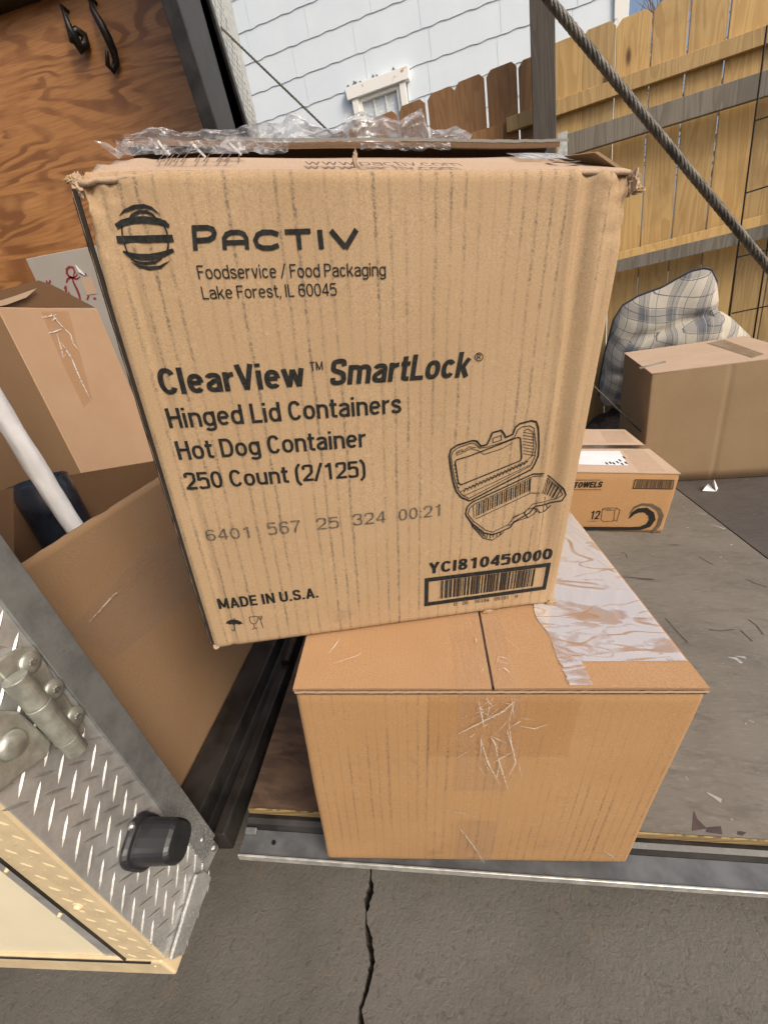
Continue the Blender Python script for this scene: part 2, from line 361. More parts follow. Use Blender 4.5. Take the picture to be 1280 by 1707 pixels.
def filmmat(name, op, tone=(.66, .67, .70), gl_=.16):
    g = G(name); t = g.t; v = g.vec(); n1 = g.noise(v, 34, 4, .65, 1.2); cr = g.M('ABSOLUTE', g.M('SUBTRACT', g.noise(v, 20, 3, .6, 1.5), .5))
    bp = g.n('Bump', {'Height': g.M('ADD', n1, g.ss(cr, 0, .08)), 'Strength': .35, 'Distance': .003}).outputs[0]
    df = g.n('BsdfDiffuse', {0: (*tone, 1), 'Normal': bp}).outputs[0]; tl = g.n('BsdfTranslucent', {0: (*tone, 1)}).outputs[0]
    gl = g.n('BsdfGlossy', {'Color': (1, 1, 1, 1), 'Roughness': .22, 'Normal': bp}).outputs[0]
    a_ = g.n('MixShader', {0: .5, 1: df, 2: tl}).outputs[0]; b_ = g.n('MixShader', {0: gl_, 1: a_, 2: gl}).outputs[0]
    tr = g.n('BsdfTransparent', {0: (1, 1, 1, 1)}).outputs[0]
    o_ = g.M('MULTIPLY_ADD', g.ss(n1, .35, .7), .35, g.M('MULTIPLY_ADD', g.ss(cr, .07, .0), .35, op))
    t.links.new(g.n('MixShader', {0: g.M('MINIMUM', o_, 1.0), 1: tr, 2: b_}).outputs[0], t.nodes['Material Output'].inputs[0]); return g.m
m_film = filmmat('crumpled_film', .30)
def concrete():
    g = G('rough_concrete'); v = g.vec()
    a = g.noise(v, 2.5, 5, .65); b = g.noise(v, 22, 5, .7, .4); c_ = g.noise(g.vec((1, 1, 1), (0, 0, .7)), 75, 4, .65, 1.2); d = g.noise(v, 240, 3, .6)
    c = g.mix(g.ss(a, .3, .7), (.150, .138, .121), (.102, .093, .081))
    c = g.mix(g.M('MULTIPLY', g.ss(b, .5, .7), .45), c, (.155, .127, .098))
    c = g.mix(g.M('MULTIPLY', g.ss(d, .3, .42), -.5) if False else g.M('MULTIPLY', g.ss(c_, .45, .3), .45), c, (.055, .046, .038))
    g.set(col=c, rough=.85, spec=.25)
    g.bump(g.M('ADD', g.M('ADD', g.M('MULTIPLY', b, .5), g.M('MULTIPLY', c_, .7)), g.M('MULTIPLY', d, .25)), .6, .005); return g.m
m_conc = concrete()
def plaid():
    g = G('plaid_cloth'); sp = g.n('SeparateXYZ', {0: g.tc.outputs['UV']}).outputs
    def fr(u, per, o=0.0): return g.M('FRACT', g.M('ADD', g.M('DIVIDE', u, per), o))
    def band(u, per, lo, hi): q = fr(u, per); return g.M('MULTIPLY', g.ss(q, lo, lo + .01), g.ss(q, hi, hi - .01))
    def lns(u, per, cs, wd):
        q = fr(u, per); r = None
        for c0 in cs:
            k = g.ss(g.M('ABSOLUTE', g.M('SUBTRACT', q, c0)), wd, wd * .5); r = k if r is None else g.M('MAXIMUM', r, k)
        return r
    U, V = sp[0], sp[1]; P = .15
    bu, bv = band(U, P, .1, .40), band(V, P, .1, .40)
    cream = (.46, .425, .355); blue = (.085, .10, .13)
    c = g.mix(g.M('MULTIPLY', g.M('ADD', bu, bv), .48), cream, blue)
    lu, lv = lns(U, P, (.08, .25, .42, .70), .014), lns(V, P, (.08, .25, .42, .70), .014)
    c = g.mix(g.M('MULTIPLY', g.M('MAXIMUM', lu, lv), .9), c, (.05, .06, .085))
    wl = lns(U, P, (.33, .5), .01); c = g.mix(g.M('MULTIPLY', wl, .5), c, (.62, .60, .56))
    wv = g.noise(g.vec(), 500, 2); c = g.mix(g.M('MULTIPLY', wv, .3), c, tuple(x * .8 for x in cream))
    g.set(col=c, rough=.9, spec=.1, sheen=.2); g.bump(g.noise(g.vec(), 22, 4, .6), .5, .006); return g.m
m_plaid = plaid()
m_piping = plain('navy_piping', (.03, .035, .055), .8)
# ------------------------------------------------------------------ ground with its crack
def ground():
    ys = [-60] + [-.5 + 1.4 * i / 260 for i in range(261)] + [80]
    pl = []
    anchors = sorted([tuple(hz(p, GROUND)[1::-1]) for p in ((620, 1440), (612, 1500), (609, 1545), (622, 1590), (613, 1640), (602, 1680), (600, 1707))])
    ay = [a[0] for a in anchors]; ax = [a[1] for a in anchors]
    for y in ys:
        x = float(np.interp(y, ay, ax)) + .008 * nz(y * 30, 1) + .004 * nz(y * 90, 5)
        wd = (.0052 + .006 * nz(y * 26, 9)) * max(0, min(1, (y + .5) * 8, (.85 - y) * 8)) if abs(y) < 1 else 0
        wd = max(wd, 0)
        pl.append((x - wd - .0028 * nz(y * 150, 3), x + wd + .0028 * nz(y * 130, 7), y))
    mb = MB(); n = len(pl); vs = []
    for xl, xr, y in pl:
        if xr < xl: xr = xl
        vs += [(-70, y, GROUND), (xl, y, GROUND), (xl, y, GROUND - .012), ((xl + xr) / 2, y, GROUND - .022), (xr, y, GROUND - .012), (xr, y, GROUND), (70, y, GROUND)]
    fs = []
    for i in range(n - 1):
        for k in range(6): a = i * 7 + k; fs.append((a, a + 1, a + 8, a + 7))
    mb.add(vs, fs); o = mb.build('ground', m_conc, recalc=False); o['kind'] = 'structure'
    if o.data.polygons[0].normal.z < 0: o.data.flip_normals()
    o.data.materials.append(plain('crack_soil', (.05, .04, .032), .95, var=.6, scale=120, bump=.5))
    for i, p in enumerate(o.data.polygons):
        if i % 6 in (2, 3): p.material_index = 1
ground()
# ------------------------------------------------------------------ trailer
T0 = (-.36, .29, .04)
tr = thing('cargo_trailer', 'open cargo trailer with diamond plate corners, plywood lining and a lowered grey ramp', 'trailer', Matrix.Translation(T0))
XP = -.36
def px_(p, x=XP): return hx(p, x)
pb, pt_ = hx((276, 1600), XP), hx((365, 1412), XP)
o1, o2 = hx((0, 1346), XP), hx((0, 907), XP)
def ext(a, b, z): t = (z - a[2]) / (b[2] - a[2]); return a + (b - a) * t
ZT = 1.75
Bo, Bi = pb, pt_; To, Ti = ext(pb, o1, ZT), ext(pt_, o2, ZT)
def postpt(s, z):       # s 0 outer .. 1 inner on the rear face
    a = ext(Bo, To, z); b = ext(Bi, Ti, z); return a + (b - a) * s
post = MB().prism([Bo, Bi, Ti, To], (-.10, 0, 0)).build('corner_post', m_tread, tr, world=True, bevel=.003)
SW = .74                # plain angle trim along the inner edge
MB().prism([postpt(SW, .075), postpt(1.02, .075), postpt(1.02, ZT - .01), postpt(SW + .02, ZT - .01)], (.004, 0, 0)).build('edge_angle', m_edge, tr, world=True, bevel=.0015)
tread = MB()
def lens(mb, c, d, nn, L, wd, h):
    c, d, nn = map(lambda q: np.array(q, float), (c, d, nn)); d = nrm(d); s_ = np.cross(nn, d)
    vs = [c - d * L, c - d * L * .4 + s_ * wd, c + d * L * .4 + s_ * wd, c + d * L, c + d * L * .4 - s_ * wd, c - d * L * .4 - s_ * wd, c - d * L * .45 + nn * h, c + d * L * .45 + nn * h]
    mb.add(vs, [(0, 6, 1), (1, 6, 7, 2), (2, 7, 3), (3, 7, 4), (4, 7, 6, 5), (5, 6, 0)])
PIT = .034
for i in range(60):
    for j in range(-4, 6):
        for kind in (0, 1):
            z = .035 + i * PIT * .92 + kind * PIT * .46; y = .215 + j * PIT + (i % 2) * 0 + kind * PIT * .5
            a = ext(Bo, To, z)[1]; b = postpt(SW, z)[1]
            if a + .008 < y < b - .004 and z < ZT - .02:
                d = (0, .72, .69) if kind == 0 else (0, -.72, .69)
                lens(tread, (XP, y, z), d, (1, 0, 0), .0165, .0021, .0015)
tread.build('raised_tread', m_treadhi, post, world=True)
# galvanised rough patch fold at the foot of the post
f0, f1, f2, f3 = (hx(p, XP + .002) for p in ((278, 1602), (322, 1458), (347, 1463), (300, 1592)))
MB().prism([f0, f1, hx((336, 1452), XP + .002), f2, f3], (.006, 0, 0)).build('foot_gusset', m_tread, tr, world=True, bevel=.002)
# outer side: tread strip, cream panel, bottom rail
SV = (To - Bo) / (To[2] - Bo[2]); SV = np.array([0, SV[1], 1.0]); SN = nrm(np.cross((1, 0, 0), SV)); SN = SN if SN[1] < 0 else -SN      # outer side of the trailer, outward normal
YO = float(Bo[1])
def sp3(x, z, off=0.0): return np.array([x, YO + SV[1] * (z - Bo[2]), z]) + SN * off
def hside(p, off=0.0): return hit(p, Bo + SN * off, SN)
sA, sB = hside((0, 1427)), hside((205, 1592))
def sealx(z): return sB[0] + (sA[0] - sB[0]) * (z - sB[2]) / (sA[2] - sB[2]) if z < sA[2] else sA[0]
zb0 = float(hside((255, 1597))[2]); XE = XP - .0005
MB().prism([sp3(XE, zb0, .002), sp3(sealx(zb0), zb0, .002), sp3(sA[0], sA[2], .002), sp3(sealx(ZT), ZT, .002), sp3(XE, ZT, .002)], -SN * .012).build('side_tread_strip', m_suntrim, tr, world=True)
sl = MB()
for i in range(36):
    for j in range(5):
        for kind in (0, 1):
            z = zb0 + .012 + i * .03 + kind * .015; x = -.375 - j * .03 - kind * .015
            if x > sealx(z) + .008:
                lens(sl, sp3(x, z, .002), nrm(SV * .69 + np.array([.72 if kind else -.72, 0, 0])), SN, .0085, .0018, .0009)
sl.build('raised_side_tread', m_suntrim, tr, world=True)
MB().prism([sp3(sealx(zb0) - .002, zb0, -.001), sp3(-2.6, zb0, -.001), sp3(-2.6, ZT, -.001), sp3(sealx(ZT) - .002, ZT, -.001), sp3(sA[0] - .002, sA[2], -.001)], -SN * .03).build('side_panel', m_cream, tr, world=True)
MB().tube([sp3(sealx(z), z, .003) for z in np.linspace(zb0, ZT, 40)], .0019, 6).build('panel_seal', m_black, tr, world=True)
r0 = hside((290, 1618))
MB().prism([sp3(XP, r0[2], .005), sp3(-2.6, r0[2], .005), sp3(-2.6, zb0 - .001, .005), sp3(XP - .004, zb0 - .001, .005)], -SN * .05).build('bottom_rail', m_suntrim, tr, world=True, bevel=.003)
MB().tube([sp3(XP - .02, zb0 - .001, .0055), sp3(-2.55, zb0 - .001, .0055)], .0012, 6).build('rail_seam', m_black, tr, world=True)
c = hside((130, 1508)); q = MB(); q.tube([c - SN * .001, c + SN * .003], .0085, 16); q.tube([c + SN * .003, c + SN * .006], [.006, .004], 16); q.build('rivet', m_suntrim, tr, world=True)
for p in ((9, 1452), (97, 1527), (206, 1604), (258, 1610), (32, 1598)):
    c = hside(p, .004); MB().tube([c - SN * .002, c + SN * .002], [.0032, .0022], 12).build('rivet', m_suntrim, tr, world=True)
for s_, z in ((.88, .108), (.93, .062)):
    c = postpt(s_, z) + np.array([.004, 0, 0]); MB().tube([c - (.002, 0, 0), c + (.0025, 0, 0)], [.0065, .0045], 14).build('rivet', m_screw, tr, world=True)
# rear hinge
hg = None
XH = XP + .006
def hp(p): return hx(p, XH)
up = nrm(hp((10, 1140)) - hp((112, 1250))); 
leaf = MB().prism([hp(p) for p in ((-18, 1110), (8, 1092), (34, 1078), (56, 1077), (66, 1086), (88, 1126), (118, 1172), (141, 1206), (140, 1224), (122, 1232), (92, 1228))], (-.0055, 0, 0))
hg = leaf.build('hinge', m_zinc, tr, world=True, bevel=.0025)
lf2 = MB().prism([hp(p) for p in ((-60, 1208), (-10, 1184), (22, 1186), (78, 1236), (70, 1262), (30, 1290), (-8, 1322), (-60, 1350))], (.007, 0, 0)).build('hinge_strap', m_zinc, hg, world=True, bevel=.004)
q = MB(); c = hp((8, 1242)) + (.007, 0, 0)
q.tube([c, c + (.004, 0, 0), c + (.007, 0, 0)], [.016, .014, .009], 24); q.build('strap_boss', m_zinc, hg, world=True, smooth=True)
P0, P1 = hp((6, 1132)) + (.012, 0, 0), hp((114, 1252)) + (.012, 0, 0)
ax_ = nrm(P1 - P0); L_ = np.linalg.norm(P1 - P0)
q = MB(); q.tube([P0, P0 + ax_ * L_ * .33], .0118, 24); q.tube([P0 + ax_ * L_ * .335, P0 + ax_ * L_ * .80], .0122, 24); q.tube([P0 + ax_ * L_ * .805, P1], [.0115, .0108], 24)
q.build('hinge_barrel', m_zinc, hg, world=True, bevel=.0008)
for p in ((48, 1105), (88, 1150), (124, 1195)):
    c = hp(p); q = MB()
    q.tube([c, c + (.0012, 0, 0), c + (.003, 0, 0), c + (.004, 0, 0)], [.0128, .0126, .0095, .003], 24)
    so = q.build('screw', m_zinc, hg, world=True, smooth=True)
    q = MB()
    for k in range(6):
        a = k * math.pi / 3; q.tube([c + (.0035, .003 * math.cos(a), .003 * math.sin(a)), c + (.0052, .003 * math.cos(a), .003 * math.sin(a))], .0013, 8)
    q.tube([c + (.003, 0, 0), c + (.0048, 0, 0)], .0016, 8); q.build('screw_socket', m_screw, hg, world=True)
# rubber bumper block
bc = hx((232, 1403), XP)
def dshape(r, x0, flat=1.0):
    pts = []
    for k in range(28):
        a = 2 * math.pi * k / 28; e = 3.2
        y = r * math.copysign(abs(math.cos(a)) ** (2 / e), math.cos(a)); z = r * math.copysign(abs(math.sin(a)) ** (2 / e), math.sin(a)) * flat
        cy, cz = math.cos(.35), math.sin(.35)
        pts.append((x0, bc[1] + y * cy - z * cz, bc[2] + y * cz + z * cy))
    return pts
q = MB()
def loft(mb, rings):
    n = len(rings[0]); k = len(mb.v); mb.v += [tuple(map(float, p)) for r in rings for p in r]
    for i in range(len(rings) - 1):
        for j in range(n): mb.f.append((k + i * n + j, k + i * n + (j + 1) % n, k + (i + 1) * n + (j + 1) % n, k + (i + 1) * n + j))
    mb.f.append(tuple(range(k, k + n))[::-1]); mb.f.append(tuple(range(k + (len(rings) - 1) * n, k + len(rings) * n)))
loft(q, [dshape(.033, XP + .001, 1.08), dshape(.0335, XP + .006, 1.08), dshape(.031, XP + .0105, 1.08), dshape(.0275, XP + .012, 1.0), dshape(.0262, XP + .058, 1.0), dshape(.0225, XP + .0635, 1.0)])
bmp = q.build('bumper_block', m_rubber, tr, world=True, smooth=False, bevel=.0012)
c = hx((219, 1378), XP + .014); MB().tube([c - (.003, 0, 0), c, c + (.003, 0, 0), c + (.0045, 0, 0)], [.0052, .0052, .0042, .001], 16).build('screw', m_screw, bmp, world=True, smooth=True)
# floor, far wall, far post
ZF = .06
MB().box((-2.9, YO + .035, ZF - .03), (-.475, 2.0, ZF)).build('floor_board', m_flap, tr, world=True)
MB().box((-2.9, 2.0, ZF - .03), (-.47, 2.03, 2.35)).build('plywood_wall', m_ply, tr, world=True)
MB().box((-2.92, YO + .035, ZF - .03), (-2.9, 2.03, 2.3)).build('front_wall', m_ply, tr, world=True)
c0 = hy((0, 14), 1.99); c1 = hy((62, -4), 1.99)
MB().box((-2.9, 1.94, float(hy((20, 4), 1.97)[2])), (-.7, 1.998, 2.3)).build('roof_rail', m_black, tr, world=True)
XF = -.455
a0, a1, a2, a3 = hx((295, 0), XF), hx((345, 0), XF), hx((407, 205), XF), hx((360, 207), XF)
def lo(a, b, z): return ext(a, b, z)
MB().prism([lo(a0, a3, .05), lo(a1, a2, .05), lo(a1, a2, 2.5), lo(a0, a3, 2.5)], (-.05, 0, 0)).build('rear_post', m_black, tr, world=True, bevel=.003)
e0, e1 = hx((353, 0), XF + .006), hx((413, 205), XF + .006)
MB().prism([lo(a1, a2, .05) + (.001, -.03, 0), lo(a1, a2, .05) + (.001, .004, 0), lo(a1, a2, 2.5) + (.001, .004, 0), lo(a1, a2, 2.5) + (.001, -.03, 0)], (.012, 0, 0)).build('post_lip', m_iron, tr, world=True, bevel=.002)
tA, tB = hx((358, 0), XF), hx((430, 205), XF); tC, tD = hx((384, 0), XF), hx((428, 205), XF)
L0, L1 = lo(a1, a2, .05) + (0, .005, 0), lo(a1, a2, 2.5) + (0, .005, 0); R0, R1 = lo(tC, tD, .05), lo(tC, tD, 2.5)
tp = MB().prism([L0, R0, R1, L1], (-.06, 0, 0)).build('far_corner_post', m_alu, tr, world=True)
sl = MB()
for i in range(60):
    for j in range(8):
        z = .9 + i * .024; y = float(ext(L0, L1, z)[1]) + .012 + j * .024 + (i % 2) * .0
        if y < float(ext(R0, R1, z)[1]) - .006:
            lens(sl, (XF, y, z), (0, .6, .8) if (i + j) % 2 else (0, -.6, .8), (1, 0, 0), .0115, .003, .002)
sl.build('raised_tread', m_edge, tp, world=True)
# hinge sill of the rear opening
s = MB(); prof = [(-.472, .02), (-.472, .078), (-.405, .078), (-.398, .045), (-.372, .045), (-.368, .066), (-.345, .066), (-.342, .02)]
s.prism([(x, .372, z) for x, z in prof], (0, 1.68, .0)).build('rear_sill', m_black, tr, world=True, bevel=.003)
for y0 in (.78, 1.3, 1.8):
    MB().tube([(-.352, y0, .072), (-.352, y0 + .10, .074)], .012, 14).build('ramp_hinge', m_iron, tr, world=True)
# ------------------------------------------------------------------ ramp (part of the trailer)
def rw(u, v, n_): return RAMP.o + RAMP.a * u + RAMP.b * v + RAMP.n * n_
def rbox(mb, u0, u1, v0, v1, n0, n1): return mb.obox(rw(u0, v0, n0), RAMP.a * (u1 - u0), RAMP.b * (v1 - v0), RAMP.n * (n1 - n0))
U0, U1, V0, V1 = -.32, 1.197, .422, 2.06
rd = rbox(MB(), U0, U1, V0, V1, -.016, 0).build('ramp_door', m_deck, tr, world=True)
def ply_edge():
    g = G('plywood_edge'); sp = g.n('SeparateXYZ', {0: g.vec()}).outputs
    v = g.vec((6, 6, 500)); f = g.noise(v, 1, 2); g.set(col=g.mix(g.ss(f, .4, .6), (.33, .24, .10), (.13, .08, .035)), rough=.8); return g.m
rbox(MB(), U0, U1, V0 - .003, V0 - .0005, -.0155, -.0015).build('plywood_edge', ply_edge(), rd, world=True)
def rp(u, v, n_): return rw(u, v, n_)
q = MB().prism([rp(U0, v, n_) for v, n_ in ((.419, -.017), (.412, -.016), (.404, -.020), (.399, -.028), (.3985, -.040), (.419, -.040))], RAMP.a * (U1 - U0)); q.build('frame_tube', m_black, rd, world=True)
rbox(MB(), U0, U1, .358, .3985, -.036, -.030).build('side_plate', m_greyplate, rd, world=True)
rbox(MB(), U0, U1, .3545, .358, -.040, -.0255).build('plate_lip', m_alu, rd, world=True, bevel=.0008)
q = MB().prism([rp(U0, v, n_) for v, n_ in ((.3985, -.030), (.388, -.0295), (.388, -.024), (.3985, -.020))], RAMP.a * .022); q.build('corner_clip', m_greyplate, rd, world=True, bevel=.002)
c = rw(-.262, .38, -.030); MB().tube([c, c + RAMP.n * .003], [.004, .003], 12).build('rivet', m_iron, rd, world=True)
# splinters broken from the plywood face along its near edge
for px4 in (((1158, 1352), (1164, 1366), (1180, 1382), (1155, 1386)), ((1180, 1380), (1203, 1378), (1206, 1392), (1178, 1388)), ((1232, 1386), (1246, 1388), (1240, 1394), (1231, 1392))):
    MB().add([RAMP.o + RAMP.a * u + RAMP.b * v + RAMP.n * .0006 for u, v in (RAMP.top(p, 0) for p in px4)], [(0, 1, 2, 3)]).build('torn_veneer', plain('torn_veneer', (.065, .042, .042), .9), rd, world=True)
# cracks and gouges in the deck
gm = plain('gouge', (.075, .058, .048), .95, var=.5, scale=120)
for seg in (((1110, 1031), (1122, 1044), (1138, 1062), (1148, 1072)), ((1166, 928), (1178, 935), (1191, 942)), ((1184, 1050), (1200, 1052), (1226, 1050)), ((1236, 1051), (1247, 1061), (1256, 1070)), ((1249, 1033), (1262, 1042), (1274, 1058)), ((1037, 921), (1044, 924), (1047, 931)), ((1246, 966), (1262, 973), (1280, 979))):
    pts = [RAMP.top(p, 0) for p in seg]; ws = [.004] + [.0034 + .002 * random.random() for _ in pts[2:]] + [.004]
    MB().stroke(pts, ws, lambda u, v: rw(u, v, .0008)).build('deck_gouge', gm, rd, world=True)
fm = plain('scuff', (.34, .335, .32), .8)
for seg in (((1215, 1096), (1228, 1098), (1238, 1106)), ((1228, 1094), (1245, 1097)), ((1180, 1322), (1204, 1336)), ((1160, 854), (1178, 858)), ((1186, 874), (1210, 882))):
    pts = [RAMP.top(p, 0) for p in seg]; MB().stroke(pts, [.002] + [.009] * (len(pts) - 1), lambda u, v: rw(u, v, .0007)).build('paint_scuff', fm, rd, world=True)
fl = MB().obox(FLAP.o + FLAP.a * .003 + FLAP.b * .36 - FLAP.n * .014, FLAP.a * .62, FLAP.b * 1.72, FLAP.n * .014).build('ramp_flap', m_flap, tr, world=True)
# cables
def rope(A, Bp, r, strands=6, pitch=None):
    A, Bp = np.array(A), np.array(Bp); L = np.linalg.norm(Bp - A); t = (Bp - A) / L; e1 = nrm(np.cross(t, (0, 1, 0))); e2 = np.cross(t, e1)
    pitch = pitch or r * 9; n = int(L / pitch * 9); mb = MB()
    for k in range(strands):
        pth = []
        for i in range(n + 1):
            a = 2 * math.pi * (i / 9 + k / strands); pth.append(A + t * L * i / n + .60 * r * (math.cos(a) * e1 + math.sin(a) * e2))
        mb.tube(pth, r * .42, 6)
    mb.tube([A, Bp], r * .5, 6); return mb
YC = .30
A, Bq = hy((915, -2), YC), hy((1280, 442), YC); dz = (Bq - A)
Aup = A + dz * ((-.33 - A[0]) / dz[0]); Bdn = A + dz * ((1.10 - A[0]) / dz[0])
depth = float((hy((1098, 220), YC) - EYE) @ axes[2])
rope(Aup, Bdn, 7.3 * depth / FPX).build('ramp_cable', m_rope, tr, world=True, smooth=True)
A, Bq = hy((320, 0), 2.05), hy((1139, 786), 2.05)
rope(A + (A - Bq) * .12, Bq, .0042, 3).build('ramp_cable', m_rope, tr, world=True, smooth=True)
q = MB(); q.tube([Bq + (-.02, -.01, .0), Bq + (.035, 0, -.012)], .013, 10); q.tube([Bq + (.01, 0, -.04), Bq + (.01, 0, .012)], .012, 10); q.build('cable_anchor', m_screw, tr, world=True, bevel=.002)
# ------------------------------------------------------------------ hooks on the plywood wall
for lab, pts, rs in (('short twisted black iron hook nailed to the plywood wall, left of the pair', ((99, 8), (106, 24), (114, 46), (122, 62), (133, 80), (141, 72), (138, 58), (126, 50), (116, 56), (118, 70)), (.004, .007, .012, .017, .018, .016, .014, .013, .012, .008)),
                     ('longer twisted black iron hook nailed to the plywood wall, right of the pair', ((147, -6), (153, 16), (166, 38), (178, 62), (188, 86), (192, 104), (186, 118), (178, 108), (176, 84)), (.005, .010, .014, .015, .014, .012, .010, .009, .006))):
    P = [hy(p, 1.965 - .02 * math.sin(i * .9)) for i, p in enumerate(pts)]
    t = thing('iron_hook', lab, 'hook', Matrix.Translation(P[0]), 'iron hooks on the plywood wall')
    MB().tube(P, rs, 8).build('hook_shank', m_iron, t, world=True, smooth=True)
    q = P[0]; MB().tube([q, (q[0], 2.0, q[2])], .006, 8).build('nail', m_iron, t, world=True)
# ------------------------------------------------------------------ cartons
def carton_body(fr, W, D, H, disp=None, ns=16, nz_=16, rad=.006, zr=.003, bottom=True):
    per = []                             # perimeter points (x, y, nx, ny, front_s)
    def seg(x0, y0, x1, y1, n, nx, ny):
        for i in range(n): t = i / n; per.append((x0 + (x1 - x0) * t, y0 + (y1 - y0) * t, nx, ny))
    def corner(cx, cy, a0, n=4):
        for i in range(n): a = math.radians(a0 + 90 * i / n); per.append((cx + rad * math.cos(a), cy + rad * math.sin(a), math.cos(a), math.sin(a)))
    r = rad
    seg(r, 0, W - r, 0, ns, 0, -1); corner(W - r, r, -90); seg(W, r, W, D - r, max(4, ns // 4), 1, 0); corner(W - r, D - r, 0)
    seg(W - r, D, r, D, max(4, ns // 4), 0, 1); corner(r, D - r, 90); seg(0, D - r, 0, r, max(4, ns // 4), -1, 0); corner(r, r, 180)
    n = len(per); mb = MB(); vs = []
    for j in range(nz_ + 1):
        z = H * j / nz_; ins = zr * ((1 - min(1, z / zr / 2)) ** 2 + (1 - min(1, (H - z) / zr / 2)) ** 2) if zr else 0
        for x, y, nx, ny in per:
            d = (disp(x, z) if disp and ny < .3 and y < .02 else 0) - ins
            vs.append((x + nx * d, y + ny * d, z))
    fs = [(j * n + i, j * n + (i + 1) % n, (j + 1) * n + (i + 1) % n, (j + 1) * n + i) for j in range(nz_) for i in range(n)]
    if bottom: fs.append(tuple(range(n))[::-1])
    mb.add(vs, fs); return mb
# -- lower carton
LY, LW, LH, LD = .046634, .5, .424187, .46
low = sub(RAMP, -.152876, .347048, .0008, LY)
def ldisp(s, t):
    return .0045 * math.sin(math.pi * s / LW) * math.sin(math.pi * min(1, max(0, t / LH))) + .0012 * nz(s * 7, t * 7, 2) * min(1, t * 20, (LH - t) * 20)
lb = thing('sealed_carton', 'brown carton sealed with clear tape, standing on the ramp under the printed carton', 'carton', low.mat())
carton_body(low, LW, LD, LH - .004, ldisp, 60, 40).build('carton_body', m_lower, lb, smooth=True)
sx, _ = low.top((822, 1147), LH); sx2, sy2 = low.top((800, 1027), LH)
def flapslab(mb, pts, z0, z1): return mb.prism([(x, y, z0) for x, y in pts], (0, 0, z1 - z0))
def topgrid(x0l, x1l, D, z, amp, seed):      # gently uneven flap with thickness
    mb = MB(); NU, NV = 24, 24
    def fn(i, j, dz):
        y = .001 + (D - .002) * j; xa = x0l(y); xb = x1l(y); x = xa + (xb - xa) * i
        return (x, y, z + dz + amp * nz(x * 6 + seed, y * 6) )
    k = 0
    mb.grid(lambda i, j: fn(i, j, 0), NU, NV); n = len(mb.v); mb.grid(lambda i, j: fn(i, j, -.0042), NU, NV)
    w_ = NV + 1
    for i in range(NU):
        for jj in (0, NV): a = i * w_ + jj; mb.f.append((a, a + w_, a + w_ + n, a + n))
    for j in range(NV):
        for ii in (0, NU): a = ii * w_ + j; mb.f.append((a, a + 1, a + 1 + n, a + n))
    return mb
slope = (sx2 - sx) / max(.01, sy2)
seam = lambda y: sx + slope * y
topgrid(lambda y: -.0015, lambda y: seam(y) - .0016, LD, LH + .0008, .0008, 0).build('top_flap', m_lowtop, lb, smooth=False)
topgrid(lambda y: seam(y) + .0016, lambda y: LW + .0015, LD, LH + .0012, .0008, 9).build('top_flap', m_lowtop, lb, smooth=False)
MB().box((.004, .002, LH - .012), (LW - .004, LD - .004, LH - .0055)).build('inner_flap', m_inner, lb)
def sheet(fn2, nu, nv): return MB().grid(fn2, nu, nv)
def wrk(x, y, k, a): return a * (abs(nz(x * k, y * k * .4, 3)) + .5 * abs(nz(x * k * 2.3 + 5, y * k, 8)))
TZ = LH + .0024
sheet(lambda i, j: (seam(.30 * j) - .045 + .075 * i, .002 + .30 * j, TZ + wrk(i, j * 3, 7, .0012)), 24, 60).build('seam_tape', m_tape, lb, smooth=True)
fx0, fz0 = low.front((766, 1150)); fx1, _ = low.front((876, 1150)); _, fzb = low.front((830, 1312))
sheet(lambda i, j: (fx0 + (fx1 - fx0) * i + .003 * nz(j * 9, 2) * (1 if i > .5 else -1), -ldisp(fx0 + (fx1 - fx0) * i, fz0 - (fz0 - fzb) * j) - .0012 - wrk(i, j, 8, .0022), LH - .001 - (LH - .001 - fzb) * j), 40, 50).build('front_tape', m_tape, lb, smooth=True)
gx0, gz0 = low.front((712, 1160)); gx1, gz1 = low.front((945, 1257))
sheet(lambda i, j: (gx0 + (gx1 - gx0) * i, -ldisp(gx0 + (gx1 - gx0) * i, gz0 + (gz1 - gz0) * j) - .0007, gz0 + (gz1 - gz0) * j), 12, 8).build('front_tape', clear('flat_tape', .5, (.975, .955, .93), .0, 20, .1, .001, .2), lb, smooth=True)
gx0, gz0 = low.front((762, 1362)); gx1, gz1 = low.front((818, 1437))
sheet(lambda i, j: (gx0 + (gx1 - gx0) * i, -ldisp(gx0 + (gx1 - gx0) * i, max(.001, gz0 + (gz1 - gz0) * j)) - .0009 - wrk(i, j, 4, .001), max(.001, gz0 + (gz1 - gz0) * j)), 16, 16).build('front_tape', m_tape, lb, smooth=True)
# tape creases, their white glints painted on as pale strokes
def crease(name, parent, mp, pts, wd, mat): MB().stroke(pts, [wd * .3] + [wd * random.uniform(.6, 1.3) for _ in pts[2:]] + [wd * .2], mp).build(name, mat, parent)
m_creaseglint = clear('tape_crease_glint', 3.0, (1, 1, 1), .55, 60, .3, .001, .15, (.85, .80, .72))
for seg in (((822, 1226), (828, 1252), (838, 1285), (845, 1306)), ((843, 1208), (853, 1240), (858, 1262), (846, 1284)), ((762, 1216), (800, 1198), (838, 1180), (856, 1164)), ((866, 1204), (890, 1208), (914, 1200)), ((812, 1190), (830, 1175)), ((732, 1339), (766, 1345), (798, 1353)), ((764, 1370), (780, 1390), (796, 1414), (808, 1436)), ((800, 1225), (812, 1262), (832, 1300)), ((1004, 1412), (1016, 1420), (1030, 1430)), ((770, 1190), (812, 1176))):
    crease('tape_crease_glint', lb, lambda s_, t_: (s_, -ldisp(s_, t_) - .0045, t_), [low.front(p) for p in seg], .0022, m_creaseglint)
rnd = random.Random(12)
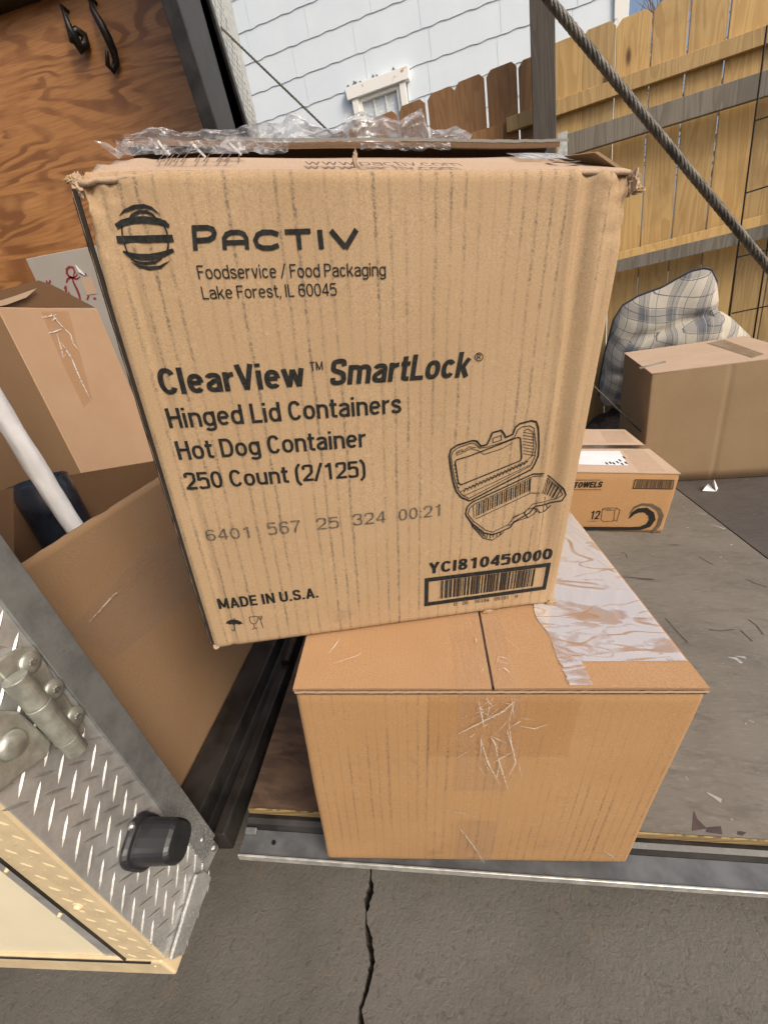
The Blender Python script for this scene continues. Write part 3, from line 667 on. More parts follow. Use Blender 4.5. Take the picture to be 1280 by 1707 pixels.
for k in range(26):
    px0 = 772 + rnd.random() * 95; py0 = 1158 + rnd.random() ** 1.5 * 120; an = math.radians(rnd.choice((75, 80, 95, 20, 150, 60)) + rnd.uniform(-14, 14)); ln_ = rnd.uniform(10, 44)
    pp = [(px0 + math.cos(an) * ln_ * t_ + 3 * nz(k, t_ * 3), py0 + math.sin(an) * ln_ * t_) for t_ in (0, .35, .7, 1)]
    crease('tape_crease_glint', lb, lambda s_, t_: (s_, -ldisp(s_, t_) - .0042, t_), [low.front(p) for p in pp], rnd.uniform(.0005, .0017), m_creaseglint)
for k in range(10):
    px0 = 790 + rnd.random() * 60; py0 = 1060 + rnd.random() * 80; an = rnd.uniform(0, 3.1); ln_ = rnd.uniform(8, 30)
    pp = [(px0 + math.cos(an) * ln_ * t_, py0 + math.sin(an) * ln_ * t_ + 2 * nz(k, t_ * 3)) for t_ in (0, .5, 1)]
    crease('tape_crease_glint', lb, lambda s_, t_: (s_, t_, LH + .0042), [low.top(p, LH) for p in pp], rnd.uniform(.0006, .0015), m_creaseglint)
MB().box((.003, -.0028, LH - .0050), (LW - .003, .001, LH - .0031)).build('flap_gap', m_dark, lb)
MB().grid(lambda i, j: (.001 + (LW - .002) * i, -.0030 - .0006 * nz(i * 60), LH - .0031 + .0042 * j), 120, 1).build('flap_edge', m_cartop, lb)
# wide glossy tape over the right half of the top
wp = [low.top(p, LH) for p in ((740, 1010), (730, 1148), (762, 1146), (760, 1104), (1062, 1104), (1130, 1100), (955, 862))]
wx0 = low.top((917, 1070), LH)[0]; wy0 = low.top((900, 1106), LH)[1]
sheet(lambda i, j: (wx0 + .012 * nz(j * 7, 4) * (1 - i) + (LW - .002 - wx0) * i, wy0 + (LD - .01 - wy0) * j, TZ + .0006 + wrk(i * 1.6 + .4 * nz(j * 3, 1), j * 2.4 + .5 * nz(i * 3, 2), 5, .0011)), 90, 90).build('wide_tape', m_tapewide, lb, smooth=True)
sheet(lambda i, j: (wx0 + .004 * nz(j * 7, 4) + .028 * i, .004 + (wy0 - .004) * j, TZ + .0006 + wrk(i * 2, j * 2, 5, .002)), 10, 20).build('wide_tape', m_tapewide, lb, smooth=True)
for seg in (((604, 1090), (596, 1096), (548, 1112)), ((566, 1068), (558, 1080), (545, 1095))):
    crease('tape_crease_glint', lb, lambda s_, t_: (s_, t_, LH + .0035), [low.top(p, LH) for p in seg], .0016, m_creaseglint)
# -- upper printed carton
UW, UH, UD = .500875, .525671, .31
upf = sub(RAMP, -.279978, .403634, .424187 + .0042, .231860)
def F(p): return upf.front(p)
cr_a, cr_b = F((962, 300)), F((885, 1000))
def udisp(s, t):
    d = .0035 * math.sin(math.pi * max(0, min(1, s / UW))) * math.sin(math.pi * max(0, min(1, t / UH)))
    tt = (t - cr_b[1]) / (cr_a[1] - cr_b[1]); sc = cr_b[0] + (cr_a[0] - cr_b[0]) * tt + .003 * nz(t * 9, 3)
    e = s - sc; am = max(0, min(1, t * 6 - .2))
    d += .0030 * am * math.exp(-(e / .0040) ** 2) - .0045 * am * math.exp(-((e - .011) / .008) ** 2) + .003 * am * math.exp(-((e - .030) / .007) ** 2)
    d += -.0022 * math.exp(-((s - .026) / .004) ** 2) * max(0, min(1, (UH - t) * 12))
    ca = math.exp(-((s / .045) ** 2 + ((UH - t) / .05) ** 2)); d += ca * (.0045 * nz(s * 60, t * 60, 1) + .004 * nz(s * 150, t * 150, 2) - .007)
    cb = math.exp(-(((UW - s) / .035) ** 2 + ((UH - t) / .045) ** 2)); d += cb * (.006 * nz(s * 60, t * 60, 6) + .005 * nz(s * 160, t * 130, 4) - .006)
    cc = math.exp(-(((UW - s) / .03) ** 2 + (t / .012) ** 2)) + math.exp(-(((s - .40) / .015) ** 2 + (t / .008) ** 2)); d += cc * .005 * nz(s * 130, t * 130)
    d += .0007 * nz(s * 13, t * 5, 7)
    return d
uc = thing('printed_carton', 'tall tan carton printed with black lettering, its top torn open, balanced on the sealed carton', 'carton', upf.mat())
carton_body(upf, UW, UD, UH, udisp, 150, 150, rad=.007, zr=.004).build('carton_body', m_carton, uc, smooth=True)
FY = lambda s, t: (s, -udisp(s, t) - .0008, t)
# raw board edge of the glued corner
MB().grid(lambda i, j: (-.0030 + .0030 * i, .006 + .001 * nz(j * 30), .004 + (UH - .016) * j), 1, 60).build('corner_seam', m_dark, uc, solid=.003)
MB().grid(lambda i, j: (-.0046 + .0018 * i - .0007 * nz(j * 35, 2), .0085, .005 + (UH - .018) * j), 1, 80).build('corner_seam', m_cartop, uc, solid=.002)
MB().grid(lambda i, j: (-.0064 + .0018 * i - .0006 * nz(j * 35, 7), .0105, .005 + (UH - .022) * j), 1, 80).build('corner_seam', m_dark, uc, solid=.002)
# top flaps
FZ, FYY = .0315, .100
ftl, ftr = .012, UW + .004
def fflap(i, j):
    x0, x1 = (.004 + (.002) * j), (UW - .006 - (.002) * j)
    x = x0 + (x1 - x0) * i; y = .003 + FYY * j
    z = UH - .003 + FZ * j + .0025 * nz(x * 8, j * 3, 2) * j
    ca = math.exp(-(x / .05) ** 2) * (1 - .6 * j); z += ca * (.010 * nz(x * 50, j * 5, 1) - .004)
    return (x, y, z)
ff = MB().grid(fflap, 70, 10).build('top_flap', m_cartop, uc, smooth=True, solid=.004)
def bflap(i, j):
    x0 = .008; x1 = UW - .004 - .02 * j * (1 if j > .9 else 0)
    x = x0 + (x1 - x0) * i; y = UD - .004 - (UD - .004 - .145) * j; z = UH - .004 + .0550 * j + .002 * nz(x * 9, j, 4)
    return (x, y, z)
bf = MB().grid(bflap, 50, 12).build('top_flap', m_inner, uc, smooth=False, solid=.0065)  # darker kraft puts the shade under this flap into its colour
# zig-zag flutes on the free edge of that flap
zz = MB(); pts = []
for k in range(150):
    x = .30 + (UW - .012 - .30) * k / 149; e = bflap((x - .008) / (UW - .012), 1); pts.append((x, e[2] + (.0028 if k % 2 else -.0024)))
zz.stroke(pts, .0011, lambda x, z: (x, .1415, z)).build('flute_edge', m_cartop, bf)
def wpt(x, y, z): return (x, y, z)
e0 = bflap(.6, 1)
MB().grid(lambda i, j: (.30 + (UW - .010 - .30) * i, .1412, bflap((.30 + (UW - .31) * i - .008) / (UW - .012), 1)[2] - .0026 + .0052 * j), 20, 1).build('flute_edge', m_inner, bf)
MB().grid(lambda i, j: (.10 + (UW - .100) * i, .1408 - .0006 * j, bflap((.10 + (UW - .11) * i - .008) / (UW - .012), 1)[2] + .0026 + .0026 * j + .0008 * nz(i * 40)), 60, 1).build('flap_liner', m_white, bf)
# right side flap, seen edge on
MB().prism([(UW - .001, .012, UH - .004), (UW - .003, .10, UH - .004), (UW - .040, .10, UH + .030), (UW - .030, .03, UH + .018)], (.004, 0, .001)).build('side_flap', m_kraftdark, uc)
# crushed corner scraps
def scrap(name, parent, c, r, mat, seed, sq=(1, 1, 1), world=False):
    bm = bmesh.new(); bmesh.ops.create_icosphere(bm, subdivisions=4, radius=r)
    for v in bm.verts:
        p = v.co / r; k = 1 + .55 * nz(p.x * 1.8 + seed, p.y * 1.8, p.z * 1.8) + .4 * nz(p.x * 4 + seed, p.y * 4, p.z * 4)
        v.co = Vector((p.x * r * k * sq[0] + c[0], p.y * r * k * sq[1] + c[1], p.z * r * k * sq[2] + c[2]))
    mb = MB(); bm.verts.ensure_lookup_table(); mb.v = [tuple(v.co) for v in bm.verts]; mb.f = [tuple(v.index for v in f.verts) for f in bm.faces]; bm.free()
    return mb.build(name, mat, parent)
scrap('torn_corner', uc, (UW + .000, .007, UH - .010), .008, m_cartop, 3, (.7, .9, 1.1))
scrap('torn_corner', uc, (UW + .006, .004, UH - .016), .0042, m_carton, 8, (1.4, .8, .8))
scrap('torn_corner', uc, (.002, .008, UH - .009), .006, m_cartop, 5, (.8, .7, 1.3))
scrap('torn_corner', uc, (-.002, .006, UH - .006), .0035, m_carton, 12, (1.2, .6, .8))
scrap('torn_corner', uc, (UW - .006, -.000, .004), .005, m_carton, 21, (1.5, .6, .7))
scrap('torn_corner', uc, (.395, .000, .002), .0035, m_carton, 23, (1.8, .6, .6))
scrap('torn_corner', uc, (.003, .002, .004), .004, m_cartop, 25, (.9, .7, .9))
# -- printing
def earc(cx, cy, rx, ry, a0, a1, n=18, e=2.35):      # arc of a squarish oval
    out = []
    for i in range(n + 1):
        a = math.radians(a0 + (a1 - a0) * i / n); c, s_ = math.cos(a), math.sin(a)
        out.append((cx + rx * math.copysign(abs(c) ** (2 / e), c), cy + ry * math.copysign(abs(s_) ** (2 / e), s_)))
    return out
def spl(P, n=6):                                     # smooth curve through points
    P = [np.array(p, float) for p in P]; Q = [2 * P[0] - P[1]] + P + [2 * P[-1] - P[-2]]; out = []
    for i in range(1, len(Q) - 2):
        for k in range(n):
            t = k / n; p0, p1, p2, p3 = Q[i - 1:i + 3]
            out.append(tuple(.5 * (2 * p1 + (p2 - p0) * t + (2 * p0 - 5 * p1 + 4 * p2 - p3) * t * t + (3 * p1 - p0 - 3 * p2 + p3) * t ** 3)))
    return out + [tuple(P[-1])]
def glyph(ch, w, wide=1.0):
    h = w / 2; X = .74
    def bowl(W, cy, ry): return earc(W / 2, cy, W / 2 - h, ry - h, 90, 450, 30)
    W = dict(o=.54, c=.50, e=.53, d=.54, p=.54, g=.54, a=.52, s=.48, r=.37, n=.53, m=.82, h=.53, u=.53, k=.52, l=w + .02, i=w + .02, t=.33, v=.50, w=.76,
             F=.50, L=.48, I=w + .02, C=.60, V=.60, T=.54, M=.76, S=.56, H=.61, D=.60, P=.56, A=.62, E=.52, N=.62, U=.60, Y=.60, O=.62, W=.90).get(ch, .54)
    if ch in '()': W = .28
    if ch in '.,:': W = w + .02
    if ch == '/': W = .36
    W = max(W, w) * wide if ch not in 'Iil.,:' else W
    L, R, c = h, W - h, W / 2
    if ch == 'o': g = [bowl(W, X / 2, X / 2)]
    elif ch == 'c': g = [earc(c, X / 2, c - h, X / 2 - h, 35, 325)]
    elif ch == 'e': g = [[(L, .39), (R - .01, .39)] , earc(c, X / 2, c - h, X / 2 - h, 3, 318, 26)]
    elif ch == 'd': g = [bowl(W, X / 2, X / 2), [(R, 0), (R, 1)]]
    elif ch == 'p': g = [bowl(W, X / 2, X / 2), [(L, -.25), (L, X)]]
    elif ch == 'g': g = [bowl(W, X / 2, X / 2), [(R, X)] + earc(c, -.02, c - h, .24 - h, 0, -155, 14)]
    elif ch == 'a': g = [earc(c, X - (.22), c - h, .22 - h, 165, 0, 12) + [(R, 0)], [(R, .44), (W * .52, .425)] + earc(W * .50, .225, W * .50 - h, .225 - h, 110, 285, 14) + [(R, .17)]]
    elif ch == 's': g = [spl([(R - .01, .52), (W * .72, X - h - .01), (c, X - h), (W * .22, X - h - .04), (L, .53), (W * .25, .43), (W * .7, .33), (R, .20), (W * .76, h + .03), (c, h), (W * .22, h + .02), (L, .20)])]
    elif ch == 'r': g = [[(L, 0), (L, X)], earc(W + .02, X - .33, W + .02 - L, .33 - h, 180, 95, 10)]
    elif ch == 'u': g = [[(R, 0), (R, X)], earc(c, .28, c - h, .28 - h, 360, 180, 14) + [(L, X)]]
    elif ch == 'n': g = [[(L, 0), (L, X)], earc(c, X - .28, c - h, .28 - h, 180, 0, 14) + [(R, 0)]]
    elif ch == 'h': g = [[(L, 0), (L, 1)], earc(c, X - .28, c - h, .28 - h, 180, 0, 14) + [(R, 0)]]
    elif ch == 'm':
        g = [[(L, 0), (L, X)]]
        for k in (0, 1): a_ = L + k * (c - h); b_ = a_ + (c - h); g.append(earc((a_ + b_) / 2, X - .26, (b_ - a_) / 2, .26 - h, 180, 0, 12) + [(b_, 0)])
    elif ch == 'k': g = [[(L, 0), (L, 1)], [(R - .01, X), (L + h, .30)], [(W * .42, .44), (R, 0)]]
    elif ch == 'l': g = [[(L, 0), (L, 1)]]
    elif ch == 'i': g = [[(L, 0), (L, X)], [(L, .87), (L, 1)]]
    elif ch == 't': g = [[(W * .42, .95), (W * .42, .16)] + earc(W * .42 + .15, .15 + .0, .15, .15 - h, 180, 285, 8), [(0, X - h * .8), (W, X - h * .8)]]
    elif ch == 'v': g = [[(L * .9, X), (c, h * .3)], [(c, h * .3), (W - L * .9, X)]]
    elif ch == 'w': g = [[(L * .9, X), (W * .28, h * .4)], [(W * .28, h * .4), (c, X - .04)], [(c, X - .04), (W * .72, h * .4)], [(W * .72, h * .4), (W - L * .9, X)]]
    elif ch == 'F': g = [[(L, 0), (L, 1)], [(0, 1 - h), (W, 1 - h)], [(0, .53), (W * .88, .53)]]
    elif ch == 'E': g = [[(L, 0), (L, 1)], [(0, 1 - h), (W, 1 - h)], [(0, .53), (W * .92, .53)], [(0, h), (W, h)]]
    elif ch == 'L': g = [[(L, 0), (L, 1)], [(0, h), (W, h)]]
    elif ch == 'I': g = [[(L, 0), (L, 1)]]
    elif ch == 'C': g = [earc(c, .5, c - h, .5 - h, 33, 327, 24)]
    elif ch == 'V': g = [[(L * .9, 1), (c, h * .3)], [(c, h * .3), (W - L * .9, 1)]]
    elif ch == 'T': g = [[(c, 0), (c, 1)], [(0, 1 - h), (W, 1 - h)]]
    elif ch == 'M': g = [[(L, 0), (L, 1)], [(R, 0), (R, 1)], [(L, 1 - h * .3), (c, h)], [(c, h), (R, 1 - h * .3)]]
    elif ch == 'N': g = [[(L, 0), (L, 1)], [(R, 0), (R, 1)], [(L, 1 - h * .4), (R, h * .4)]]
    elif ch == 'H': g = [[(L, 0), (L, 1)], [(R, 0), (R, 1)], [(L, .53), (R, .53)]]
    elif ch == 'D': g = [[(L, 0), (L, 1)], [(L, 1 - h), (W * .45, 1 - h)] + earc(W * .45, .5, W * .55 - h, .5 - h, 88, -88, 20) + [(L, h)]]
    elif ch == 'P': g = [[(L, 0), (L, 1)], [(L, 1 - h), (W * .5, 1 - h)] + earc(W * .5, .71, W * .5 - h, .29 - h, 88, -88, 16) + [(L, .42 + h)]]
    elif ch == 'A': g = [[(L * .8, 0), (c, 1 - h * .3)], [(c, 1 - h * .3), (W - L * .8, 0)], [(W * .2, .28), (W * .8, .28)]]
    elif ch == 'U': g = [[(L, 1)] + earc(c, .30, c - h, .30 - h, 180, 360, 16) + [(R, 1)]]
    elif ch == 'Y': g = [[(L * .9, 1), (c, .42)], [(W - L * .9, 1), (c, .42)], [(c, .46), (c, 0)]]
    elif ch == 'O': g = [earc(c, .5, c - h, .5 - h, 90, 450, 30)]
    elif ch == 'W': g = [[(L * .9, 1), (W * .28, h * .4)], [(W * .28, h * .4), (c, 1)], [(c, 1), (W * .72, h * .4)], [(W * .72, h * .4), (W - L * .9, 1)]]
    elif ch == 'S': g = [spl([(R - .01, .72), (W * .76, 1 - h - .03), (c, 1 - h), (W * .2, 1 - h - .05), (L, .73), (W * .22, .58), (W * .74, .44), (R, .27), (W * .8, h + .05), (c, h), (W * .2, h + .04), (L, .29)])]
    elif ch == '0': g = [earc(c, .5, c - h, .5 - h, 90, 450, 30)]
    elif ch == '1': g = [[(W * .62, 0), (W * .62, 1)], [(W * .18, .80), (W * .40, .84), (W * .60, 1 - h * .4)]]
    elif ch == '2': g = [spl([(L, .70), (W * .16, .92 - h * .4), (c, 1 - h), (W * .84, .93 - h * .4), (R, .71), (W * .82, .50), (W * .4, .26), (L, h)]) , [(0, h), (W, h)]]
    elif ch == '3': g = [spl([(L, .74), (W * .2, .95 - h * .6), (c, 1 - h), (W * .84, .93 - h * .5), (R - .02, .75), (W * .8, .58), (W * .46, .53)]), spl([(W * .46, .53), (W * .84, .48), (R, .27), (W * .82, .08 + h * .4), (c, h), (W * .18, .07 + h * .4), (L, .27)])]
    elif ch == '4': g = [[(W * .74, 0), (W * .74, 1)], [(W * .72, 1 - h * .4), (L * .6, .30)], [(L * .4, .27), (W, .27)]]
    elif ch == '5': g = [[(W * .92, 1 - h), (W * .16, 1 - h), (W * .12, .50)], spl([(W * .12, .52), (W * .30, .60), (c, .63), (W * .82, .56), (R, .32), (W * .82, .08 + h * .3), (c * .95, h), (W * .20, .03 + h * .5), (L * .8, .17)])]
    elif ch == '6': g = [earc(c, .32, c - h, .32 - h, 90, 450, 24), spl([(L, .34), (L + .01, .60), (W * .18, .86), (c, 1 - h), (W * .80, .95 - h * .6), (R - .01, .78)])]
    elif ch == '9': g = [earc(c, .68, c - h, .32 - h, 90, 450, 24), spl([(R, .66), (R - .01, .40), (W * .82, .14), (c, h), (W * .20, .05 + h * .6), (L + .01, .22)])]
    elif ch == '7': g = [[(0, 1 - h), (W, 1 - h)], spl([(R, 1 - h), (W * .62, .60), (W * .42, .30), (W * .36, 0)])]
    elif ch == '8': g = [earc(c, .75, c * .9 - h, .25 - h * .7, 90, 450, 24), earc(c, .28, c - h, .28 - h, 90, 450, 24)]
    elif ch == '/': g = [[(0, -.04), (W, 1.04)]]
    elif ch == '(': g = [spl([(W * .92, 1.06), (W * .36, .80), (L, .42), (W * .36, .02), (W * .92, -.22)])]
    elif ch == ')': g = [spl([(W * .08, 1.06), (W * .64, .80), (R, .42), (W * .64, .02), (W * .08, -.22)])]
    elif ch == '.': g = [[(L, 0), (L, w)]]
    elif ch == ':': g = [[(L, .02), (L, w + .02)], [(L, .52), (L, .52 + w)]]
    elif ch == ',': g = [[(L, w), (L, 0), (L - h * .7, -.15)]]
    else: g = []
    return W, g
def lettering(txt, fr_pt, pl, pr, ptop, mp, mat, parent, name='printed_lettering', w=.12, sp=.10, shear=0.0, wide=1.0):
    x = 0; runs = []
    for ch in txt:
        if ch == ' ': x += .27 * wide; continue
        W_, g = glyph(ch, w, wide); runs += [[(px_ + x, py_) for px_, py_ in q] for q in g]; x += W_ + sp
    X1 = x - sp; a, b, c = np.array(fr_pt(pl)), np.array(fr_pt(pr)), np.array(fr_pt(ptop)); hh = c[1] - a[1]
    kx = (b[0] - a[0]) / X1; mb = MB()
    def m(s_, t_):
        u = s_ + shear * t_ * hh / kx; return mp(a[0] + kx * u, a[1] + (b[1] - a[1]) * s_ / X1 + t_ * hh)
    for q in runs: mb.stroke(q, w, m)
    return mb.build(name, mat, parent, recalc=False)
def T(txt, pl, pr, pt2, mat=m_ink, **k): return lettering(txt, F, pl, pr, pt2, FY, mat, uc, **k)
T('Foodservice / Food Packaging', (331, 465), (642.5, 459.5), (328.5, 442), w=.105, sp=.09)
T('Lake Forest, IL 60045', (338, 498.5), (561, 492), (335.5, 477), w=.10, sp=.09)
T('ClearView', (268, 658), (509, 643.5), (265, 613.5), w=.175, sp=.06)
T('TM', (517, 617), (538, 615.5), (516.5, 602.5), w=.12, sp=.12)
T('SmartLock', (549, 641.5), (779, 627), (546, 598), w=.175, sp=.06, shear=.17)
T('Hinged Lid Containers', (281.5, 714), (668, 686.5), (279, 680.5), w=.145, sp=.08)
T('Hot Dog Container', (297, 767), (610, 742.5), (294, 735.5), w=.145, sp=.08)
T('250 Count (2/125)', (310.5, 816.5), (609, 792), (308, 788), w=.145, sp=.08)
for tx, l, r, t_ in (('6401', (344, 901.5), (421, 894.5), (341, 883)), ('567', (447, 890), (502, 885), (445, 869.5)), ('25', (528, 881), (565, 877.5), (526, 862)), ('324', (588, 874), (642, 868.5), (586, 855)), ('00:21', (664, 866), (736, 857), (662, 847))):
    T(tx, l, r, t_, mat=m_inkgrey, w=.115, sp=.13)
T('MADE IN U.S.A.', (364.5, 1016), (531, 994.5), (361.5, 998.5), w=.18, sp=.09)
T('YCI810450000', (714, 955), (919, 931.5), (711, 937), w=.19, sp=.09)
for tx, l, r, t_ in (('0', (756, 1009.5), (761, 1009), (755.6, 1004)), ('00', (771, 1008), (780, 1007), (770.6, 1002)), ('16194', (790, 1005), (815, 1002.5), (789.6, 999.5)), ('05191', (824, 1001), (848, 998), (823.6, 995.5)), ('9', (858, 997), (863, 996.4), (857.6, 991.5))):
    T(tx, l, r, t_, mat=m_inkbrown, w=.13)
def inkset(name, strokes, parent=uc, fr_pt=F, mp=FY, mat=m_ink, wk=1.0):
    mb = MB()
    for pts, wd in strokes:
        q = [fr_pt(p) for p in pts]; 
        k = float(np.linalg.norm(np.array(fr_pt((pts[0][0] + 5, pts[0][1] + 5))) - np.array(q[0]))) / 7.07 * wk
        mb.stroke(q, [x * k for x in wd] if not np.isscalar(wd) else wd * k, mp)
    return mb.build(name, mat, parent, recalc=False)
# maker's word: wide capitals, the A an arch with a bar
S = []
def word(strokes, W_): 
    for s_ in strokes: S.append((s_, W_))
word([[(322.5, 377), (325.5, 417)], [(320, 379.8), (346, 379.3), (354, 382), (357, 388), (355, 395), (348, 399.5), (326, 401)]], 7.2)
word([[(374.5, 416), (373, 398), (377, 390.5), (385, 387.2), (398, 387), (406, 390), (410, 397), (411.5, 415.5)], [(374, 404.5), (411, 403.5)]], 6.4)
word([[(463.5, 390.5), (452, 386.8), (438, 386.8), (429, 391), (425, 400), (428.5, 409), (438, 413.2), (452, 413), (464, 408.5)]], 6.4)
word([[(474, 386.5), (517, 385)], [(496.5, 386), (499, 415.5)]], 6.6); word([[(532, 383), (535.5, 415)]], 7.4)
word([[(550.5, 384), (575.5, 413)], [(575, 413.5), (593.5, 382.5)]], 7.2)
inkset('printed_wordmark', S, wk=1.3)
inkset('printed_symbol', [([(797 + 6.6 * math.cos(a), 594 + 6.6 * math.sin(a)) for a in np.linspace(0, 6.2832, 25)], 1.2), ([(794.6, 598), (794.2, 590.2), (797.6, 590.0), (799.4, 592), (797.8, 594), (794.6, 594.3)], 1.1), ([(797, 594.4), (799.8, 597.8)], 1.1)])
# globe emblem
S = [([(195, 358), (204, 350), (220, 344), (238, 342.8), (252, 347), (266, 358)], (1, 4, 6.5, 7, 5, .8)),
     ([(211, 366), (217, 357), (230, 352), (243, 352.5), (254, 358), (261, 367)], (2.5, 4.5, 5.5, 5.5, 4.5, 2.5)),
     ([(189.5, 376), (201, 370), (220, 366), (240, 365.5), (260, 368), (274, 372), (281, 377.5)], (8, 11, 11.5, 11.5, 11.5, 10, 6)),
     ([(199, 376), (200, 388), (203.5, 402), (208, 416), (214, 428)], 3.2), ([(272, 374), (277, 386), (280, 399), (279.5, 412), (276, 424)], 3.2),
     ([(191, 398.5), (240, 398), (288, 397)], 12),
     ([(202, 418), (214, 424.5), (232, 428), (250, 428), (270, 424), (288.5, 416.5)], (3, 9, 10.5, 10.5, 9.5, 6)),
     ([(215, 430), (226, 436.5), (241, 439), (257, 437), (269, 430)], (3, 4.5, 5, 4.5, 2.5)),
     ([(216, 436), (230, 443.5), (248, 447), (266, 445), (283, 434)], (.6, 4.5, 6.5, 5, .6))]
inkset('printed_emblem', S, wk=1.12)
# hinged container drawing (traced as inked lines)
def Z(x, y): return (640 + x / 3.5556, 660 + y / 3.5556)
def zs(pts, wd=1.3): return ([Z(*p) for p in pts], wd)
S = []
lid = [(505, 615), (455, 595), (425, 560), (405, 500), (390, 420), (382, 350), (392, 310), (430, 285), (520, 258), (545, 262), (570, 292), (605, 282), (622, 250), (638, 212), (690, 198), (705, 215), (718, 240), (760, 222), (775, 180), (800, 160), (870, 142), (900, 150), (912, 190), (916, 290), (912, 350), (890, 400), (872, 430), (700, 515), (505, 615)]
S += [zs(lid, 2.2), zs([(500, 600), (462, 582), (437, 550), (416, 490), (400, 415), (394, 350), (403, 322), (440, 297), (515, 272), (535, 277), (562, 303), (612, 296), (720, 262), (770, 240), (790, 195), (815, 178), (860, 172), (885, 185), (900, 290), (890, 360), (865, 410), (700, 497), (500, 600)], 1.0)]
S += [zs([(418, 385), (425, 372), (500, 350), (790, 240), (805, 245), (812, 360), (805, 378), (452, 520), (436, 505), (418, 385)], 1.8)]
S += [zs([(640, 245), (690, 228), (692, 255), (642, 272), (640, 245)], 1), zs([(470, 325), (510, 305), (555, 318), (590, 340), (700, 305), (760, 270)], .9), zs([(430, 330), (470, 318), (500, 295), (540, 300)], .9), zs([(825, 200), (850, 190), (880, 210), (885, 300), (875, 350), (840, 380)], .9)]
for k in range(18):
    x = 470 + k * 21; y = 565 - k * 9.4; S += [zs([(x, y), (x + 10, y - 26), (x + 24, y - 20)], 1.0)]
S += [zs([(450, 560), (640, 480), (850, 385)], .9), zs([(470, 585), (650, 505), (860, 405)], .9)]
for k in range(8): S += [zs([(822, 210 + k * 18), (888, 222 + k * 18)], .8)]
for k in range(7): S += [zs([(408 + k * 4, 400 + k * 22), (420 + k * 4, 405 + k * 22)], 1.1)]
S += [zs([(425, 325), (460, 310), (462, 330), (428, 345), (425, 325)], .8)]
base = [(480, 690), (490, 650), (520, 622), (880, 458), (940, 455), (985, 478), (1060, 545), (1075, 580), (1050, 615), (1000, 632), (930, 640), (895, 650), (860, 690), (770, 740), (745, 775), (690, 800), (640, 818), (590, 805), (520, 750), (485, 705), (480, 690)]
S += [zs(base, 2.0), zs([(495, 690), (505, 658), (530, 636), (880, 472), (935, 468), (975, 490), (1045, 555), (1055, 580), (1030, 600), (930, 622), (880, 636), (840, 678), (760, 722), (735, 758), (640, 802), (600, 790), (530, 738), (500, 703), (495, 690)], 1.0)]
S += [zs([(540, 720), (560, 715), (870, 570), (915, 572), (965, 610)], 1.0), zs([(525, 640), (530, 715)], .8), zs([(868, 480), (862, 570)], .9)]
for k in range(24):
    x = 548 + k * 13.6; y = 632 - k * 6.3; S += [zs([(x, y), (x - 4, y + 75 - k * .2)], 1.7 if k % 2 else .9)]
for k in range(7):
    x = 965 + k * 14; y = 490 + k * 9; S += [zs([(x, y), (x - 32, y + 80 - k * 2)], 1.7 if k % 2 else 1)]
S += [zs([(505, 735), (530, 775), (570, 820), (590, 840), (640, 850), (680, 825), (710, 800)], 1.2), zs([(900, 660), (920, 685), (960, 685), (995, 650)], 1.2), zs([(940, 645), (950, 682)], .8), zs([(970, 640), (975, 672)], .8)]
for k in range(8): S += [zs([(515 + k * 11, 745 + k * 9), (520 + k * 11, 772 + k * 9)], 1.1)]
for k in range(5): S += [zs([(610 + k * 20, 812 - k * 3), (605 + k * 20, 846 - k * 6)], 1)]
S += [zs([(830, 690), (845, 670), (890, 655), (902, 680), (880, 700), (850, 718), (830, 690)], 1.1), zs([(750, 740), (765, 712), (840, 682)], 1.0), zs([(735, 765), (790, 735), (850, 715)], 1)]
inkset('printed_drawing', S)
# barcode
def bar(mb, u0, u1, v0, v1, q4, fr_pt, mp):   # q4 TL TR BR BL
    tl, tr_, br_, bl = (np.array(fr_pt(p)) for p in q4)
    def at(u, v): t = tl + (tr_ - tl) * u; b = bl + (br_ - bl) * u; return t + (b - t) * v
    k = len(mb.v); mb.v += [tuple(map(float, mp(*at(u, v)))) for u, v in ((u0, v0), (u1, v0), (u1, v1), (u0, v1))]; mb.f.append((k + 3, k + 2, k + 1, k))
def barcode(q4, fw, fh, ranges, y0, y1, fr_pt, mp, parent, mat, seed):
    mb = MB(); rnd = random.Random(seed)
    for a in ((0, 1, 0, fh), (0, 1, 1 - fh, 1), (0, fw, fh, 1 - fh), (1 - fw, 1, fh, 1 - fh)): bar(mb, *a, q4, fr_pt, mp)
    u = ranges[0]
    while u < ranges[1]:
        wd = rnd.choice((.0045, .0045, .009, .014)); bar(mb, u, u + wd, y0, y1, q4, fr_pt, mp); u += wd + rnd.choice((.0045, .0055, .009, .013))
    return mb.build('printed_barcode', mat, parent, recalc=False)
barcode(((707.5, 962.5), (918.5, 937), (910, 982), (707, 1010)), .030, .135, (.125, .875), .15, .80, F, FY, uc, m_ink, 3)
